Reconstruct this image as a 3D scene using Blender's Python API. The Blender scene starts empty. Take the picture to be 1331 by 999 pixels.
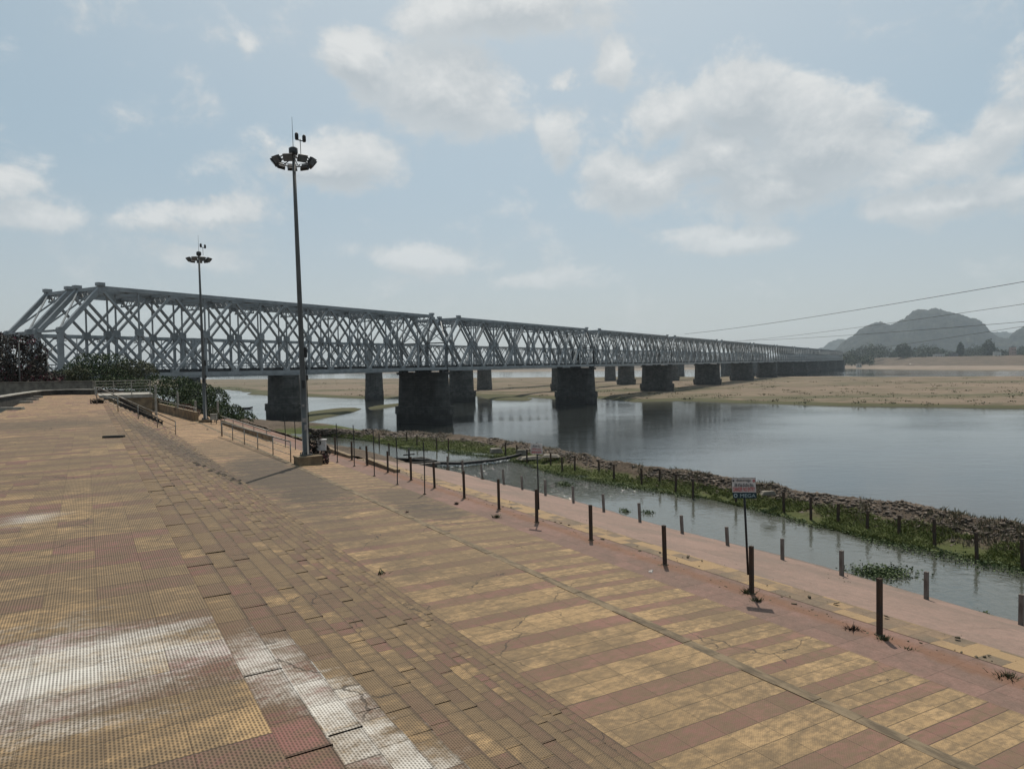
import bpy, math, random
import numpy as np
from mathutils import Vector, Matrix
random.seed(7)
RNG = np.random.default_rng(11)
SC = bpy.context.scene
COL = SC.collection
R = math.radians

# ------------------------------------------------------------------ camera
EYE = 14.5                                   # metres above the river
F, CX, CY = 923.0, 665.5, 499.5              # focal length and centre in photo pixels (1331 x 999)
PITCH, ROLL = math.atan(25.5 / F), math.atan(0.0162)
_f = Vector((0, math.cos(PITCH), -math.sin(PITCH)))
_u0 = Vector((0, math.sin(PITCH), math.cos(PITCH)))
_r0 = Vector((1, 0, 0))
_r = math.cos(ROLL) * _r0 - math.sin(ROLL) * _u0
_u = math.sin(ROLL) * _r0 + math.cos(ROLL) * _u0
cam_d = bpy.data.cameras.new('camera')
cam = bpy.data.objects.new('camera', cam_d)
COL.objects.link(cam)
cam_d.sensor_width = 36.0
cam_d.lens = F / 1331.0 * 36.0
cam_d.clip_start, cam_d.clip_end = 0.1, 20000
m = Matrix((_r, _u, -_f)).transposed().to_4x4()
m.translation = (0, 0, EYE)
cam.matrix_world = m
SC.camera = cam


def ray(x, y):
    return (_f + _r * ((x - CX) / F) - _u * ((y - CY) / F))


def at(x, y, z):
    """the point of the photograph's pixel (x, y) that lies at height z"""
    d = ray(x, y)
    k = (z - EYE) / d.z
    return Vector((d.x * k, d.y * k, z))


def deep(x, y, dist):
    """the point of pixel (x, y) at depth dist along +Y"""
    d = ray(x, y)
    k = dist / d.y
    return Vector((d.x * k, dist, EYE + d.z * k))


# ------------------------------------------------------------------ node helper
class S:
    """tiny wrapper that builds math nodes from expressions"""
    def __init__(s, nt, sock): s.nt, s.k = nt, sock
    def _m(s, op, *a):
        n = s.nt.nodes.new('ShaderNodeMath'); n.operation = op
        for i, v in enumerate((s,) + a):
            if isinstance(v, S): s.nt.links.new(v.k, n.inputs[i])
            else: n.inputs[i].default_value = v
        return S(s.nt, n.outputs[0])
    def __add__(s, o): return s._m('ADD', o)
    def __radd__(s, o): return s._m('ADD', o)
    def __sub__(s, o): return s._m('SUBTRACT', o)
    def __rsub__(s, o): return (s * -1) + o
    def __mul__(s, o): return s._m('MULTIPLY', o)
    def __rmul__(s, o): return s._m('MULTIPLY', o)
    def __truediv__(s, o): return s._m('DIVIDE', o)
    def floor(s): return s._m('FLOOR')
    def frac(s): return s._m('FRACT')
    def abs(s): return s._m('ABSOLUTE')
    def max(s, o): return s._m('MAXIMUM', o)
    def min(s, o): return s._m('MINIMUM', o)
    def gt(s, o): return s._m('GREATER_THAN', o)
    def lt(s, o): return s._m('LESS_THAN', o)
    def mod(s, o): return s._m('FLOORED_MODULO', o)
    def pow(s, o): return s._m('POWER', o)
    def sqrt(s): return s._m('SQRT')
    def sin(s): return s._m('SINE')
    def asin(s): return s._m('ARCSINE')
    def atan2(s, o): return s._m('ARCTAN2', o)
    def step(s, a, b):                       # smoothstep from a to b
        n = s.nt.nodes.new('ShaderNodeMapRange'); n.interpolation_type = 'SMOOTHSTEP'
        s.nt.links.new(s.k, n.inputs[0])
        n.inputs[1].default_value = a; n.inputs[2].default_value = b
        return S(s.nt, n.outputs[0])


class NT:
    def __init__(s, nt): s.nt = nt
    def new(s, t): return s.nt.nodes.new(t)
    def link(s, a, b): s.nt.links.new(a.k if isinstance(a, S) else a, b)
    def val(s, v):
        n = s.new('ShaderNodeValue'); n.outputs[0].default_value = v; return S(s.nt, n.outputs[0])
    def comb(s, x, y, z=0.0):
        n = s.new('ShaderNodeCombineXYZ')
        for i, v in enumerate((x, y, z)):
            if isinstance(v, S): s.link(v, n.inputs[i])
            else: n.inputs[i].default_value = v
        return n.outputs[0]
    def sep(s, sock):
        n = s.new('ShaderNodeSeparateXYZ'); s.link(sock, n.inputs[0])
        return [S(s.nt, o) for o in n.outputs]
    def noise(s, vec, scale, detail=4.0, rough=0.55, dist=0.0, col=False):
        n = s.new('ShaderNodeTexNoise'); s.link(vec, n.inputs['Vector'])
        n.inputs['Scale'].default_value = scale; n.inputs['Detail'].default_value = detail
        n.inputs['Roughness'].default_value = rough; n.inputs['Distortion'].default_value = dist
        return n.outputs['Color'] if col else S(s.nt, n.outputs[0])
    def white(s, vec):
        n = s.new('ShaderNodeTexWhiteNoise'); n.noise_dimensions = '3D'; s.link(vec, n.inputs['Vector'])
        return S(s.nt, n.outputs['Value'])
    def voro(s, vec, scale, feature='F1', out='Distance'):
        n = s.new('ShaderNodeTexVoronoi'); n.feature = feature; s.link(vec, n.inputs['Vector'])
        n.inputs['Scale'].default_value = scale
        return S(s.nt, n.outputs[out]) if out == 'Distance' else n.outputs[out]
    def mix(s, f, a, b):
        n = s.new('ShaderNodeMix'); n.data_type = 'RGBA'; n.clamp_factor = True
        if isinstance(f, S): s.link(f, n.inputs[0])
        else: n.inputs[0].default_value = f
        for v, i in ((a, 6), (b, 7)):
            if isinstance(v, tuple): n.inputs[i].default_value = (*v, 1)
            else: s.link(v, n.inputs[i])
        return n.outputs[2]
    def scale(s, col, f):
        n = s.new('ShaderNodeVectorMath'); n.operation = 'SCALE'
        if isinstance(col, tuple): n.inputs[0].default_value = col
        else: s.link(col, n.inputs[0])
        if isinstance(f, S): s.link(f, n.inputs['Scale'])
        else: n.inputs['Scale'].default_value = f
        return n.outputs[0]
    def vmul(s, sock, v):
        n = s.new('ShaderNodeVectorMath'); n.operation = 'MULTIPLY'; s.link(sock, n.inputs[0])
        n.inputs[1].default_value = v; return n.outputs[0]
    def vadd(s, a, b):
        n = s.new('ShaderNodeVectorMath'); n.operation = 'ADD'; s.link(a, n.inputs[0])
        if isinstance(b, tuple): n.inputs[1].default_value = b
        else: s.link(b, n.inputs[1])
        return n.outputs[0]
    def obj(s): return s.new('ShaderNodeTexCoord').outputs['Object']
    def pos(s): return s.new('ShaderNodeNewGeometry').outputs['Position']
    def bump(s, h, strength=0.5, dist=0.02):
        n = s.new('ShaderNodeBump'); s.link(h, n.inputs['Height'])
        n.inputs['Strength'].default_value = strength; n.inputs['Distance'].default_value = dist
        return n.outputs[0]


def mat(name, fn, rough=0.85, spec=0.3, metal=0.0):
    """material whose colour (and bump) come from fn(NT) -> colour | (colour, normal) | (colour, normal, roughness)"""
    M = bpy.data.materials.new(name); M.use_nodes = True
    nt = M.node_tree; p = nt.nodes['Principled BSDF']
    p.inputs['Roughness'].default_value = rough
    p.inputs['Specular IOR Level'].default_value = spec
    p.inputs['Metallic'].default_value = metal
    T = NT(nt); r = fn(T)
    if not (isinstance(r, tuple) and not isinstance(r[0], (int, float))): r = (r,)
    c = r[0]
    if isinstance(c, tuple): p.inputs['Base Color'].default_value = (*c, 1)
    else: T.link(c, p.inputs['Base Color'])
    if len(r) > 1 and r[1] is not None: T.link(r[1], p.inputs['Normal'])
    if len(r) > 2: T.link(r[2], p.inputs['Roughness'])
    return M


def mottled(name, a, b, scale=6.0, rough=0.85, spec=0.25, bump=0.0, metal=0.0, stretch=(1, 1, 1), lo=0.35, hi=0.65):
    def fn(T):
        v = T.vmul(T.obj(), stretch)
        n = T.noise(v, scale, 6, 0.62)
        c = T.mix(n.step(lo, hi), a, b)
        return (c, T.bump(T.noise(v, scale * 4, 5, 0.6), bump, 0.02)) if bump else c
    return mat(name, fn, rough, spec, metal)


# ------------------------------------------------------------------ world: sky with clouds
SUN_EL, SUN_AZ = 60.0, 5.0                  # degrees above the horizon; degrees right of the view
W = bpy.data.worlds.new('World'); SC.world = W; W.use_nodes = True
to_sun = Vector((math.sin(R(SUN_AZ)) * math.cos(R(SUN_EL)), math.cos(R(SUN_AZ)) * math.cos(R(SUN_EL)), math.sin(R(SUN_EL))))
wt = W.node_tree; wt.nodes.clear(); T = NT(wt)
sky = T.new('ShaderNodeTexSky'); sky.sky_type = 'NISHITA'; sky.sun_disc = False
sky.sun_elevation = R(SUN_EL); sky.sun_rotation = R(SUN_AZ)
sky.air_density, sky.dust_density, sky.ozone_density = 1.0, 2.2, 1.6
gen = T.new('ShaderNodeTexCoord').outputs['Generated']
dx, dy, dz = T.sep(gen)
az, el = dx.atan2(dy), dz.asin()


def px_dir(x, y):
    d = ray(x, y).normalized()
    return math.atan2(d.x, d.y), math.asin(d.z)


warp = T.sep(T.noise(gen, 6.0, 7, 0.62, col=True))
azw, elw = az + (warp[0] - 0.5) * 0.16, el + (warp[1] - 0.5) * 0.10
CLOUDS = [(480, 85, 70, 42, 1.0), (590, 115, 110, 58, 1.0), (655, 8, 165, 42, .95), (432, 208, 92, 42, .95), (360, 185, 45, 22, .6),
          (985, 150, 110, 58, 1.0), (1075, 185, 105, 62, 1.0), (930, 205, 95, 50, .95), (835, 235, 95, 42, .85), (855, 155, 55, 36, .75), (1010, 240, 130, 46, .9),
          (1230, 200, 85, 34, .75), (1305, 165, 62, 34, .75), (1250, 262, 140, 26, .85), (1180, 215, 60, 30, .6),
          (950, 314, 95, 22, .75), (545, 330, 105, 22, .75), (290, 278, 95, 22, .75), (205, 290, 70, 20, .65), (8, 218, 46, 20, .6),
          (45, 275, 70, 16, .5), (725, 190, 30, 50, .62), (785, 84, 24, 32, .66), (735, 105, 16, 18, .5), (690, 362, 60, 16, .6), (250, 333, 70, 18, .5),
          (-240, 150, 140, 50, .8), (1520, 90, 150, 60, .9), (335, 75, 20, 20, .4)]
over = T.noise(gen, 2.6, 4, 0.55)
def cloud_density(lift):
    d = None
    for (x, y, rx, ry, st) in CLOUDS:
        a0, e0 = px_dir(x, y)
        q = 1 - (((azw - a0) / (rx / F)).pow(2.0) + ((elw + (lift - e0)) / (ry / F)).pow(2.0)).sqrt()
        q = (q.max(-0.6) + 0.15) * st
        d = q if d is None else d.max(q)
    # clouds elsewhere in the sky (behind and above the camera), seen in reflections
    d = d.max((over - 0.56) * 3.0 * el.step(0.55, 0.8))
    n = T.noise(T.vmul(T.vadd(gen, (0.0, 0.0, lift)), (1, 1, 1.5)), 9.0, 12, 0.66, 0.25)
    return d, d + (n - 0.5) * 2.0
dens, body = cloud_density(0.0)
dens_up, body_up = cloud_density(0.030)
mask = body.step(0.0, 0.48)
lit = ((body - body_up) * 1.15 + 0.22).max(0.0).min(1.0)
thick = dens.step(0.15, 0.9)
grey = T.mix(thick, (5.15, 5.35, 5.4), (4.15, 4.4, 4.55))
cl_col = T.mix(lit, grey, (6.5, 6.6, 6.55))
mask = mask * (lit * 0.25 + 0.75)
lowf = 1 - el.step(-0.02, 0.30)
tint = T.mix(lowf, (3.2, 4.2, 4.65), (4.15, 4.45, 4.55))
base = T.mix(0.72, sky.outputs[0], tint)
sunp = dx * to_sun.x + dy * to_sun.y + dz * to_sun.z
base = T.mix(sunp.step(0.60, 0.98) * 0.42, base, (6.2, 6.4, 6.4))
skycol = T.mix(mask * (el.step(0.02, 0.24) * 0.58 + 0.34), base, cl_col)
bg = T.new('ShaderNodeBackground'); T.link(skycol, bg.inputs[0]); bg.inputs[1].default_value = 0.1
T.link(bg.outputs[0], T.new('ShaderNodeOutputWorld').inputs[0])

sun_d = bpy.data.lights.new('sun', 'SUN'); sun_d.energy = 3.6; sun_d.angle = R(0.6); sun_d.color = (1.0, 0.93, 0.82)
sun = bpy.data.objects.new('sun', sun_d); COL.objects.link(sun)
sun.rotation_euler = to_sun.to_track_quat('Z', 'Y').to_euler()
SC.view_settings.view_transform = 'Standard'
SC.view_settings.look = 'None'
SC.view_settings.exposure = 0.18
SC.view_settings.gamma = 1.0
SC.view_settings.use_curve_mapping = False
SC.render.engine = 'CYCLES'
SC.cycles.max_bounces = 5
SC.cycles.volume_bounces = 0
SC.cycles.use_denoising = True
SC.cycles.denoiser = 'OPENIMAGEDENOISE'
SC.cycles.caustics_reflective = SC.cycles.caustics_refractive = False

# ------------------------------------------------------------------ mesh helpers
class MB:
    def __init__(s): s.v, s.f = [], []
    def add(s, vs, fs):
        o = len(s.v); s.v.extend([tuple(p) for p in vs]); s.f.extend([tuple(o + i for i in f) for f in fs])
    def hexa(s, c):                           # 8 corners: bottom ring then top ring
        s.add(c, [(3, 2, 1, 0), (4, 5, 6, 7), (0, 1, 5, 4), (1, 2, 6, 5), (2, 3, 7, 6), (3, 0, 4, 7)])
    def box(s, x0, x1, y0, y1, z0, z1):
        s.hexa([(x0, y0, z0), (x1, y0, z0), (x1, y1, z0), (x0, y1, z0), (x0, y0, z1), (x1, y0, z1), (x1, y1, z1), (x0, y1, z1)])
    def beam(s, a, b, w, h, up=(0, 0, 1)):
        a, b = Vector(a), Vector(b); d = (b - a).normalized(); up = Vector(up)
        if abs(d.dot(up)) > 0.98: up = Vector((1, 0, 0))
        x = d.cross(up).normalized() * w / 2; y = x.cross(d).normalized() * h / 2
        s.hexa([a - x - y, a + x - y, a + x + y, a - x + y, b - x - y, b + x - y, b + x + y, b - x + y])
    def tube(s, pts, r, n=8, cap=True):
        pts = [Vector(p) for p in pts]; rs = r if isinstance(r, (list, tuple)) else [r] * len(pts)
        ring = []; o = len(s.v)
        for i, p in enumerate(pts):
            d = (pts[min(i + 1, len(pts) - 1)] - pts[max(i - 1, 0)]).normalized()
            ref = Vector((0, 0, 1)) if abs(d.z) < 0.9 else Vector((1, 0, 0))
            x = d.cross(ref).normalized(); y = d.cross(x)
            for k in range(n):
                t = 2 * math.pi * k / n
                s.v.append(tuple(p + (x * math.cos(t) + y * math.sin(t)) * rs[i]))
        for i in range(len(pts) - 1):
            for k in range(n):
                a, b = o + i * n + k, o + i * n + (k + 1) % n
                s.f.append((a, b, b + n, a + n))
        if cap:
            s.f.append(tuple(o + k for k in range(n))[::-1]); s.f.append(tuple(o + (len(pts) - 1) * n + k for k in range(n)))
    def prism(s, ring, z0, z1, grow=0.0):     # ring of (x, y), counter-clockwise, optional batter
        n = len(ring); cx = sum(p[0] for p in ring) / n; cy = sum(p[1] for p in ring) / n
        vs = [(p[0], p[1], z0) for p in ring] + [(cx + (p[0] - cx) * (1 - grow), cy + (p[1] - cy) * (1 - grow), z1) for p in ring]
        s.add(vs, [tuple(range(n))[::-1], tuple(range(n, 2 * n))] + [(i, (i + 1) % n, n + (i + 1) % n, n + i) for i in range(n)])
    def build(s, name, mt, parent=None, smooth=False, loc=None, rz=None):
        me = bpy.data.meshes.new(name); me.from_pydata(s.v, [], s.f)
        return link(name, me, mt, parent, smooth, loc, rz)


def link(name, me, mt, parent=None, smooth=False, loc=None, rz=None):
    me.materials.append(mt)
    if smooth: me.polygons.foreach_set('use_smooth', [True] * len(me.polygons))
    o = bpy.data.objects.new(name, me); COL.objects.link(o)
    if parent is not None: o.parent = parent
    if loc is not None: o.location = loc
    if rz is not None: o.rotation_euler = (0, 0, rz)
    return o


def np_mesh(name, V, Fq, mt, parent=None, smooth=False):
    me = bpy.data.meshes.new(name); k = Fq.shape[1]
    me.vertices.add(len(V)); me.vertices.foreach_set('co', np.asarray(V, dtype=np.float32).ravel())
    me.loops.add(Fq.size); me.loops.foreach_set('vertex_index', np.asarray(Fq, dtype=np.int32).ravel())
    me.polygons.add(len(Fq)); me.polygons.foreach_set('loop_start', np.arange(len(Fq), dtype=np.int32) * k)
    me.polygons.foreach_set('loop_total', np.full(len(Fq), k, dtype=np.int32))
    me.update(calc_edges=True); me.validate()
    return link(name, me, mt, parent, smooth)


def grid_mesh(name, P, mt, smooth=True):      # P: (n, m, 3)
    n, m_ = P.shape[:2]; i = np.arange(n * m_).reshape(n, m_)
    Fq = np.stack([i[:-1, :-1], i[1:, :-1], i[1:, 1:], i[:-1, 1:]], -1).reshape(-1, 4)
    return np_mesh(name, P.reshape(-1, 3), Fq, mt, None, smooth)


def tag(o, label, cat, group=None):
    o['label'] = label; o['category'] = cat
    if group: o['group'] = group
    return o


def thing(name, label, cat, loc=(0, 0, 0), rz=0.0, group=None):
    o = bpy.data.objects.new(name, None); COL.objects.link(o); o.location = loc; o.rotation_euler = (0, 0, rz)
    o.empty_display_size = 0.2
    return tag(o, label, cat, group)


def struct(o): o['kind'] = 'structure'; return o
def stuff(o): o['kind'] = 'stuff'; return o


def copy_tree(o, parent=None):
    c = o.copy(); COL.objects.link(c)
    if parent is not None: c.parent = parent
    for ch in KIDS.get(o.name, []): copy_tree(ch, c)
    return c


KIDS = {}
def note_kids(o):
    KIDS.clear()
    def walk(x):
        KIDS[x.name] = [c for c in bpy.data.objects if c.parent == x]
        for c in KIDS[x.name]: walk(c)
    walk(o)


ORD = ['first', 'second', 'third', 'fourth', 'fifth', 'sixth', 'seventh', 'eighth', 'ninth', 'tenth', 'eleventh', 'twelfth', 'thirteenth',
       'fourteenth', 'fifteenth', 'sixteenth', 'seventeenth', 'eighteenth', 'nineteenth', 'twentieth', 'twenty-first', 'twenty-second',
       'twenty-third', 'twenty-fourth', 'twenty-fifth', 'twenty-sixth', 'twenty-seventh', 'twenty-eighth', 'twenty-ninth', 'thirtieth']


def vnoise(x, y, seed=0):                     # value noise, numpy
    xi, yi = np.floor(x).astype(np.int64), np.floor(y).astype(np.int64); xf, yf = x - xi, y - yi
    def h(a, b):
        t = (a * 374761393 + b * 668265263 + seed * 982451653) & 0xffffffff
        t = ((t ^ (t >> 13)) * 1274126177) & 0xffffffff
        return ((t ^ (t >> 16)) & 0xffff) / 65535.0
    sx, sy = xf * xf * (3 - 2 * xf), yf * yf * (3 - 2 * yf)
    return (h(xi, yi) * (1 - sx) + h(xi + 1, yi) * sx) * (1 - sy) + (h(xi, yi + 1) * (1 - sx) + h(xi + 1, yi + 1) * sx) * sy
def fbm(x, y, o=4, seed=0):
    s, a = 0, 0.5
    for k in range(o): s = s + a * (vnoise(x, y, seed + k) - 0.5); x, y, a = x * 2.03, y * 2.03, a * 0.5
    return s                                  # about -0.5 .. 0.5
def sstep(x, a, b):
    t = np.clip((x - a) / (b - a), 0, 1); return t * t * (3 - 2 * t)


# ------------------------------------------------------------------ frames of the ghat (u, v) and of the bridges (s, n)
GA = R(30.93)
def G(u, v, z): return Vector((u * math.cos(GA) - v * math.sin(GA), u * math.sin(GA) + v * math.cos(GA), z))
def UV(p): return (p.x * math.cos(GA) + p.y * math.sin(GA), -p.x * math.sin(GA) + p.y * math.cos(GA))
TH = R(30.1); BA = math.pi / 2 - TH
def B(s, n, z): return Vector((s * math.sin(TH) - n * math.cos(TH), s * math.cos(TH) + n * math.sin(TH), z))

# ------------------------------------------------------------------ materials
YEL, RED, DIRT = (0.365, 0.240, 0.118), (0.20, 0.092, 0.078), (0.135, 0.094, 0.055)


def tile_mat(name, tu, tv, dirt, dots, lime=(), stains_shade=(), random_red=0.0, stagger=0.0, clean_v=None, uo=0.0, redness=0.0, blend=1.0):
    def fn(T):
        o = T.obj(); u, v, z = T.sep(o)
        U = (u - uo) / tu; col = U.floor()
        jit = T.white(T.comb(col, 3.0, 7.0))
        V = v / tv + jit * stagger
        row = V.floor()
        h1 = T.white(T.comb(col, row, 1.0)); h2 = T.white(T.comb(col, row, 5.0)); hr = T.white(T.comb(row, 2.0, 9.0))
        isred = (row.mod(3.0)).lt(0.5)
        flip = h1.lt(random_red)
        isred = (isred + flip).mod(2.0)
        if redness: isred = isred.max(h2.lt(redness))
        c = T.mix(isred, YEL, RED)
        c = T.mix(1 - blend, c, (0.22, 0.155, 0.085))
        c = T.scale(c, h2 * 0.30 + 0.82)
        spk = T.noise(o, 90.0, 3, 0.7)
        c = T.scale(c, spk * 0.7 + 0.65)
        big = T.noise(o, 0.55, 5, 0.6); mid = T.noise(T.vmul(o, (0.8, 2.0, 1)), 2.2, 6, 0.65); fine = T.noise(o, 26.0, 4, 0.65)
        d = (big * 0.75 + mid * 0.6 + h1 * (0.08 if tu > .3 else 0.2) + fine * 0.45 - 1.0 + dirt)
        if tu > .3 and dots < .5: d = d + v.step(7.0, 17.0) * 0.16
        if clean_v: d = d - v.step(*clean_v) * 0.28
        mot = T.noise(T.vmul(o, (0.7, 1.4, 1)), 9.0, 6, 0.7)
        d = d + (mot - 0.5) * 1.5 + (big - 0.5) * 0.45
        c = T.mix(d.step(-0.24, 0.36) * 0.86, c, T.scale(DIRT, fine * 0.7 + 0.66))
        for (su, sv, ru, rv, k) in stains_shade:    # damp and dark stains; on the terrace, a shadow put into the colour
            q = 1 - (((u - su) / ru).pow(2.0) + ((v - sv) / rv).pow(2.0)).sqrt() + (mid - 0.5) * 1.4 + (big - 0.5) * 0.7 + 0.3
            c = T.mix((q + (mot - 0.5) * 0.9).step(0.0, 0.75) * k * (fine * 0.5 + 0.55), c, (0.050, 0.040, 0.031))
        if tu < .28:                          # darker along both edges of each tread
            nose = U.frac(); c = T.mix((nose.step(0.86, 1.0) * 0.40).max((1 - nose.step(0.0, 0.22)) * 0.40), c, (0.055, 0.042, 0.03))
        eu = U.frac(); eu = eu.min(1 - eu) * tu
        ev = V.frac(); ev = ev.min(1 - ev) * tv
        wob = (fine - 0.5) * 0.004
        jo = 0.0 if dots > .5 else 0.0016
        e = (eu + wob + 0.0022 - jo).min(ev + wob * 1.5 + 0.0016 - jo - (hr * hr) * 0.005)
        joint = 1 - e.step(0.001, 0.0055)
        chk = joint * 0.75
        for (lu, lv, ru, rv, k) in lime:      # spilled lime powder
            st = T.noise(T.vmul(o, (0.8, 2.4, 1)), 1.6, 7, 0.64, 0.5)
            q = 1 - (((u - lu) / ru).pow(2.0) + ((v - lv) / rv).pow(2.0)).sqrt() + (st - 0.5) * 2.0 + (h1 - 0.5) * (0.12 if tu > .3 else 0.6) + (fine - 0.5) * 0.9
            c = T.mix(q.step(0.05, 1.2) * k, c, (0.60, 0.575, 0.53))
        c = T.mix(chk, c, (0.04, 0.03, 0.022))
        ck = T.voro(T.vadd(o, T.scale(T.noise(o, 2.5, 4, .6, col=True), 0.35)), 0.8, 'DISTANCE_TO_EDGE')
        crack = (1 - ck.step(0.003, 0.010)) * T.noise(o, 0.6, 2, .5).step(.52, .60)
        c = T.mix(crack * .8, c, (0.045, 0.034, 0.025))
        H = joint * -1.0 + fine * 0.25 - crack
        if dots:
            du = (u / 0.0172).frac(); dv = (v / 0.027 + (u / 0.0172).floor().mod(2.0) * 0.5).frac()
            slot = 1 - (((du - 0.5) / 0.32).pow(2.0) + ((dv - 0.5) / 0.40).pow(2.0)).step(0.4, 1.3)
            groove = 1 - (du - 0.5).abs().step(0.14, 0.36)
            slot = slot.max(groove * 0.26)
            c = T.mix(slot * dots * (0.72 + (mot - 0.5) * 0.9), c, T.scale(DIRT, 0.22))
            H = H - slot * 0.8 * dots
        return c, T.bump(H, 0.55, 0.006)
    return mat(name, fn, 0.82, 0.3)


M = {}
M['terrace'] = tile_mat('terrace_tiles', 0.33, 0.33, 0.29, 1.0, lime=((-0.5, 4.65, 1.9, 1.0, 0.88), (-2.4, 5.2, 1.6, 0.8, 0.6), (-0.6, 9.6, 0.5, 0.5, 0.5), (-1.8, 7.6, 0.8, 0.5, .35)),
                        stains_shade=((-1.0, 27.0, 2.4, 2.6, 0.45),), random_red=0.10, stagger=0.0, clean_v=(26, 36), uo=0.68)  # dark band across the mid terrace is a painted shadow
M['steps'] = tile_mat('step_tiles', 0.2731, 0.34, 0.31, 0.8, lime=((0.9, 4.6, 0.6, 0.8, 0.75), (1.1, 4.2, 0.55, 0.8, 0.8), (1.5, 3.4, 0.55, 0.55, 0.75), (2.3, 3.0, .5, .5, .7)),
                      stains_shade=((2.4, 30.0, 1.2, 7.0, 0.7), (3.6, 27.0, 0.8, 6.0, 0.6)), random_red=0.3, stagger=0.9, clean_v=(36, 42), uo=0.68)
M['landing'] = tile_mat('landing_tiles', 0.48, 0.333, 0.16, 0.42, stains_shade=((5.7, 25.5, 1.7, 7.0, 0.9), (5.0, 16.0, 0.5, 5.0, 0.35)), random_red=0.0, clean_v=(37, 42), uo=4.5, blend=0.82)
M['lower'] = tile_mat('lower_landing_tiles', 0.324, 0.213, 0.14, 0.28, stains_shade=((7.6, 17.0, 0.9, 1.5, 0.7), (8.0, 19.5, 1.0, 2.4, 0.65)), random_red=0.0, clean_v=(22, 30), uo=6.98, blend=0.82)


def paint_walk(name, a, b, tu, tv, uo=0.0, extra=None):
    def fn(T):
        o = T.obj(); u, v, z = T.sep(o)
        big, mid, fine = T.noise(o, 0.7, 5, 0.6), T.noise(o, 4.0, 6, 0.65), T.noise(o, 40, 4, 0.7)
        U, V = (u - uo) / tu, v / tv
        h = T.white(T.comb(U.floor(), V.floor(), 4.0))
        c = T.mix((big * 0.6 + mid * 0.6 - 0.6 + h * 0.16).step(-0.16, 0.24), a, b)
        c = T.scale(c, fine * 0.9 + 0.52)
        c = T.scale(c, T.noise(o, 11.0, 6, 0.7) * 0.7 + 0.66)
        eu = U.frac(); eu = eu.min(1 - eu) * tu; ev = V.frac(); ev = ev.min(1 - ev) * tv
        j = 1 - eu.min(ev).step(0.002, 0.008)
        c = T.mix(j * (mid * 1.4 - 0.2), c, (0.05, 0.035, 0.028))
        if extra: c = extra(T, c, u, v, mid, fine, big)
        return c, T.bump(fine * 0.6 - j, 0.4, 0.008)
    return mat(name, fn, 0.85, 0.25)


def rust(T, c, u, v, mid, fine, big):
    q = (1 - ((u - 9.55) / 0.35).abs()) + (mid - 0.5) * 1.4 + (big - 0.5)
    return T.mix(q.step(0.2, 1.0) * 0.5, c, (0.17, 0.075, 0.035))
def scuff(T, c, u, v, mid, fine, big):
    q = (mid - 0.5) * 2 + (fine - 0.5) * 2.2 + (big - 0.5)
    c = T.mix(q.step(0.32, 0.85) * 0.7, c, (0.075, 0.055, 0.044)); c = T.mix(big.step(.52, .7) * .35, c, (0.15, 0.125, 0.10))
    wet = (u - 14.45 + (mid - 0.5) * 0.6).step(0.0, 0.25)
    return T.mix(wet * 0.55, c, (0.07, 0.06, 0.05))
M['red_walk'] = paint_walk('red_walkway', (0.20, 0.118, 0.094), (0.14, 0.092, 0.072), 0.43, 0.6, 8.6, rust)
def yellow_blocks(T, c, u, v, mid, fine, big):
    k = (v / 0.3).floor(); h = T.white(T.comb(k, (u / 0.3).floor(), 8.0))
    c2 = T.scale(YEL, fine * 0.5 + 0.7)
    return T.mix((h * .9 + (big - 0.5) * 2.0 + (mid - .5) * .5).step(0.32, 0.70) * 0.62, c, c2)
M['yellow_strip'] = paint_walk('yellow_strip', (0.19, 0.13, 0.085), (0.13, 0.10, 0.07), 0.3, 0.3, 9.9, yellow_blocks)
M['apron'] = paint_walk('pink_apron', (0.24, 0.160, 0.128), (0.18, 0.128, 0.102), 1.05, 1.9, 10.5, scuff)
M['concrete'] = mottled('weathered_concrete', (0.21, 0.185, 0.15), (0.115, 0.10, 0.083), 2.2, bump=0.3)
M['pale_concrete'] = mottled('pale_concrete', (0.36, 0.34, 0.30), (0.23, 0.21, 0.18), 3.0, bump=0.25)
M['tan_wall'] = mottled('tan_plaster', (0.26, 0.19, 0.115), (0.14, 0.105, 0.07), 2.0, bump=0.3)
M['shade_dark_wall'] = mottled('wall_dark_with_shade', (0.065, 0.058, 0.05), (0.03, 0.028, 0.026), 2.4, bump=0.3)  # near-black colour holds the shade of the kerb and stair walls
M['drain'] = mottled('drain_mortar', (0.185, 0.14, 0.088), (0.09, 0.068, 0.045), 5.0, bump=0.4, stretch=(2, .6, 1))
def f_steel(T):
    o = T.obj(); n, f = T.noise(o, 0.5, 6, .65), T.noise(T.vmul(o, (1, 1, .4)), 2.2, 6, .7)
    c = T.mix(n.step(.35, .65), (0.29, 0.30, 0.305), (0.20, 0.21, 0.215))
    c = T.mix((f + (n - .5) * .4).step(.60, .74) * .6, c, (0.10, 0.065, 0.045))
    return T.scale(c, f * .5 + .75)
M['steel'] = mat('bridge_steel_paint', f_steel, 0.55, 0.4)
M['deck'] = mottled('bridge_deck', (0.05, 0.05, 0.05), (0.028, 0.028, 0.028), 0.6)
M['dark_metal'] = mottled('dark_painted_metal', (0.030, 0.029, 0.029), (0.020, 0.019, 0.019), 6, rough=0.6)
M['lamp_housing'] = mottled('lamp_housing', (0.055, 0.055, 0.056), (0.03, 0.03, 0.03), 8, rough=0.5)
M['glass'] = mottled('lamp_glass', (0.12, 0.13, 0.14), (0.09, 0.10, 0.11), 8, rough=0.15, spec=0.5)
M['galv'] = mottled('mast_galvanised', (0.105, 0.105, 0.10), (0.07, 0.068, 0.065), 3, rough=0.55, stretch=(1, 1, .3))
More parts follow.
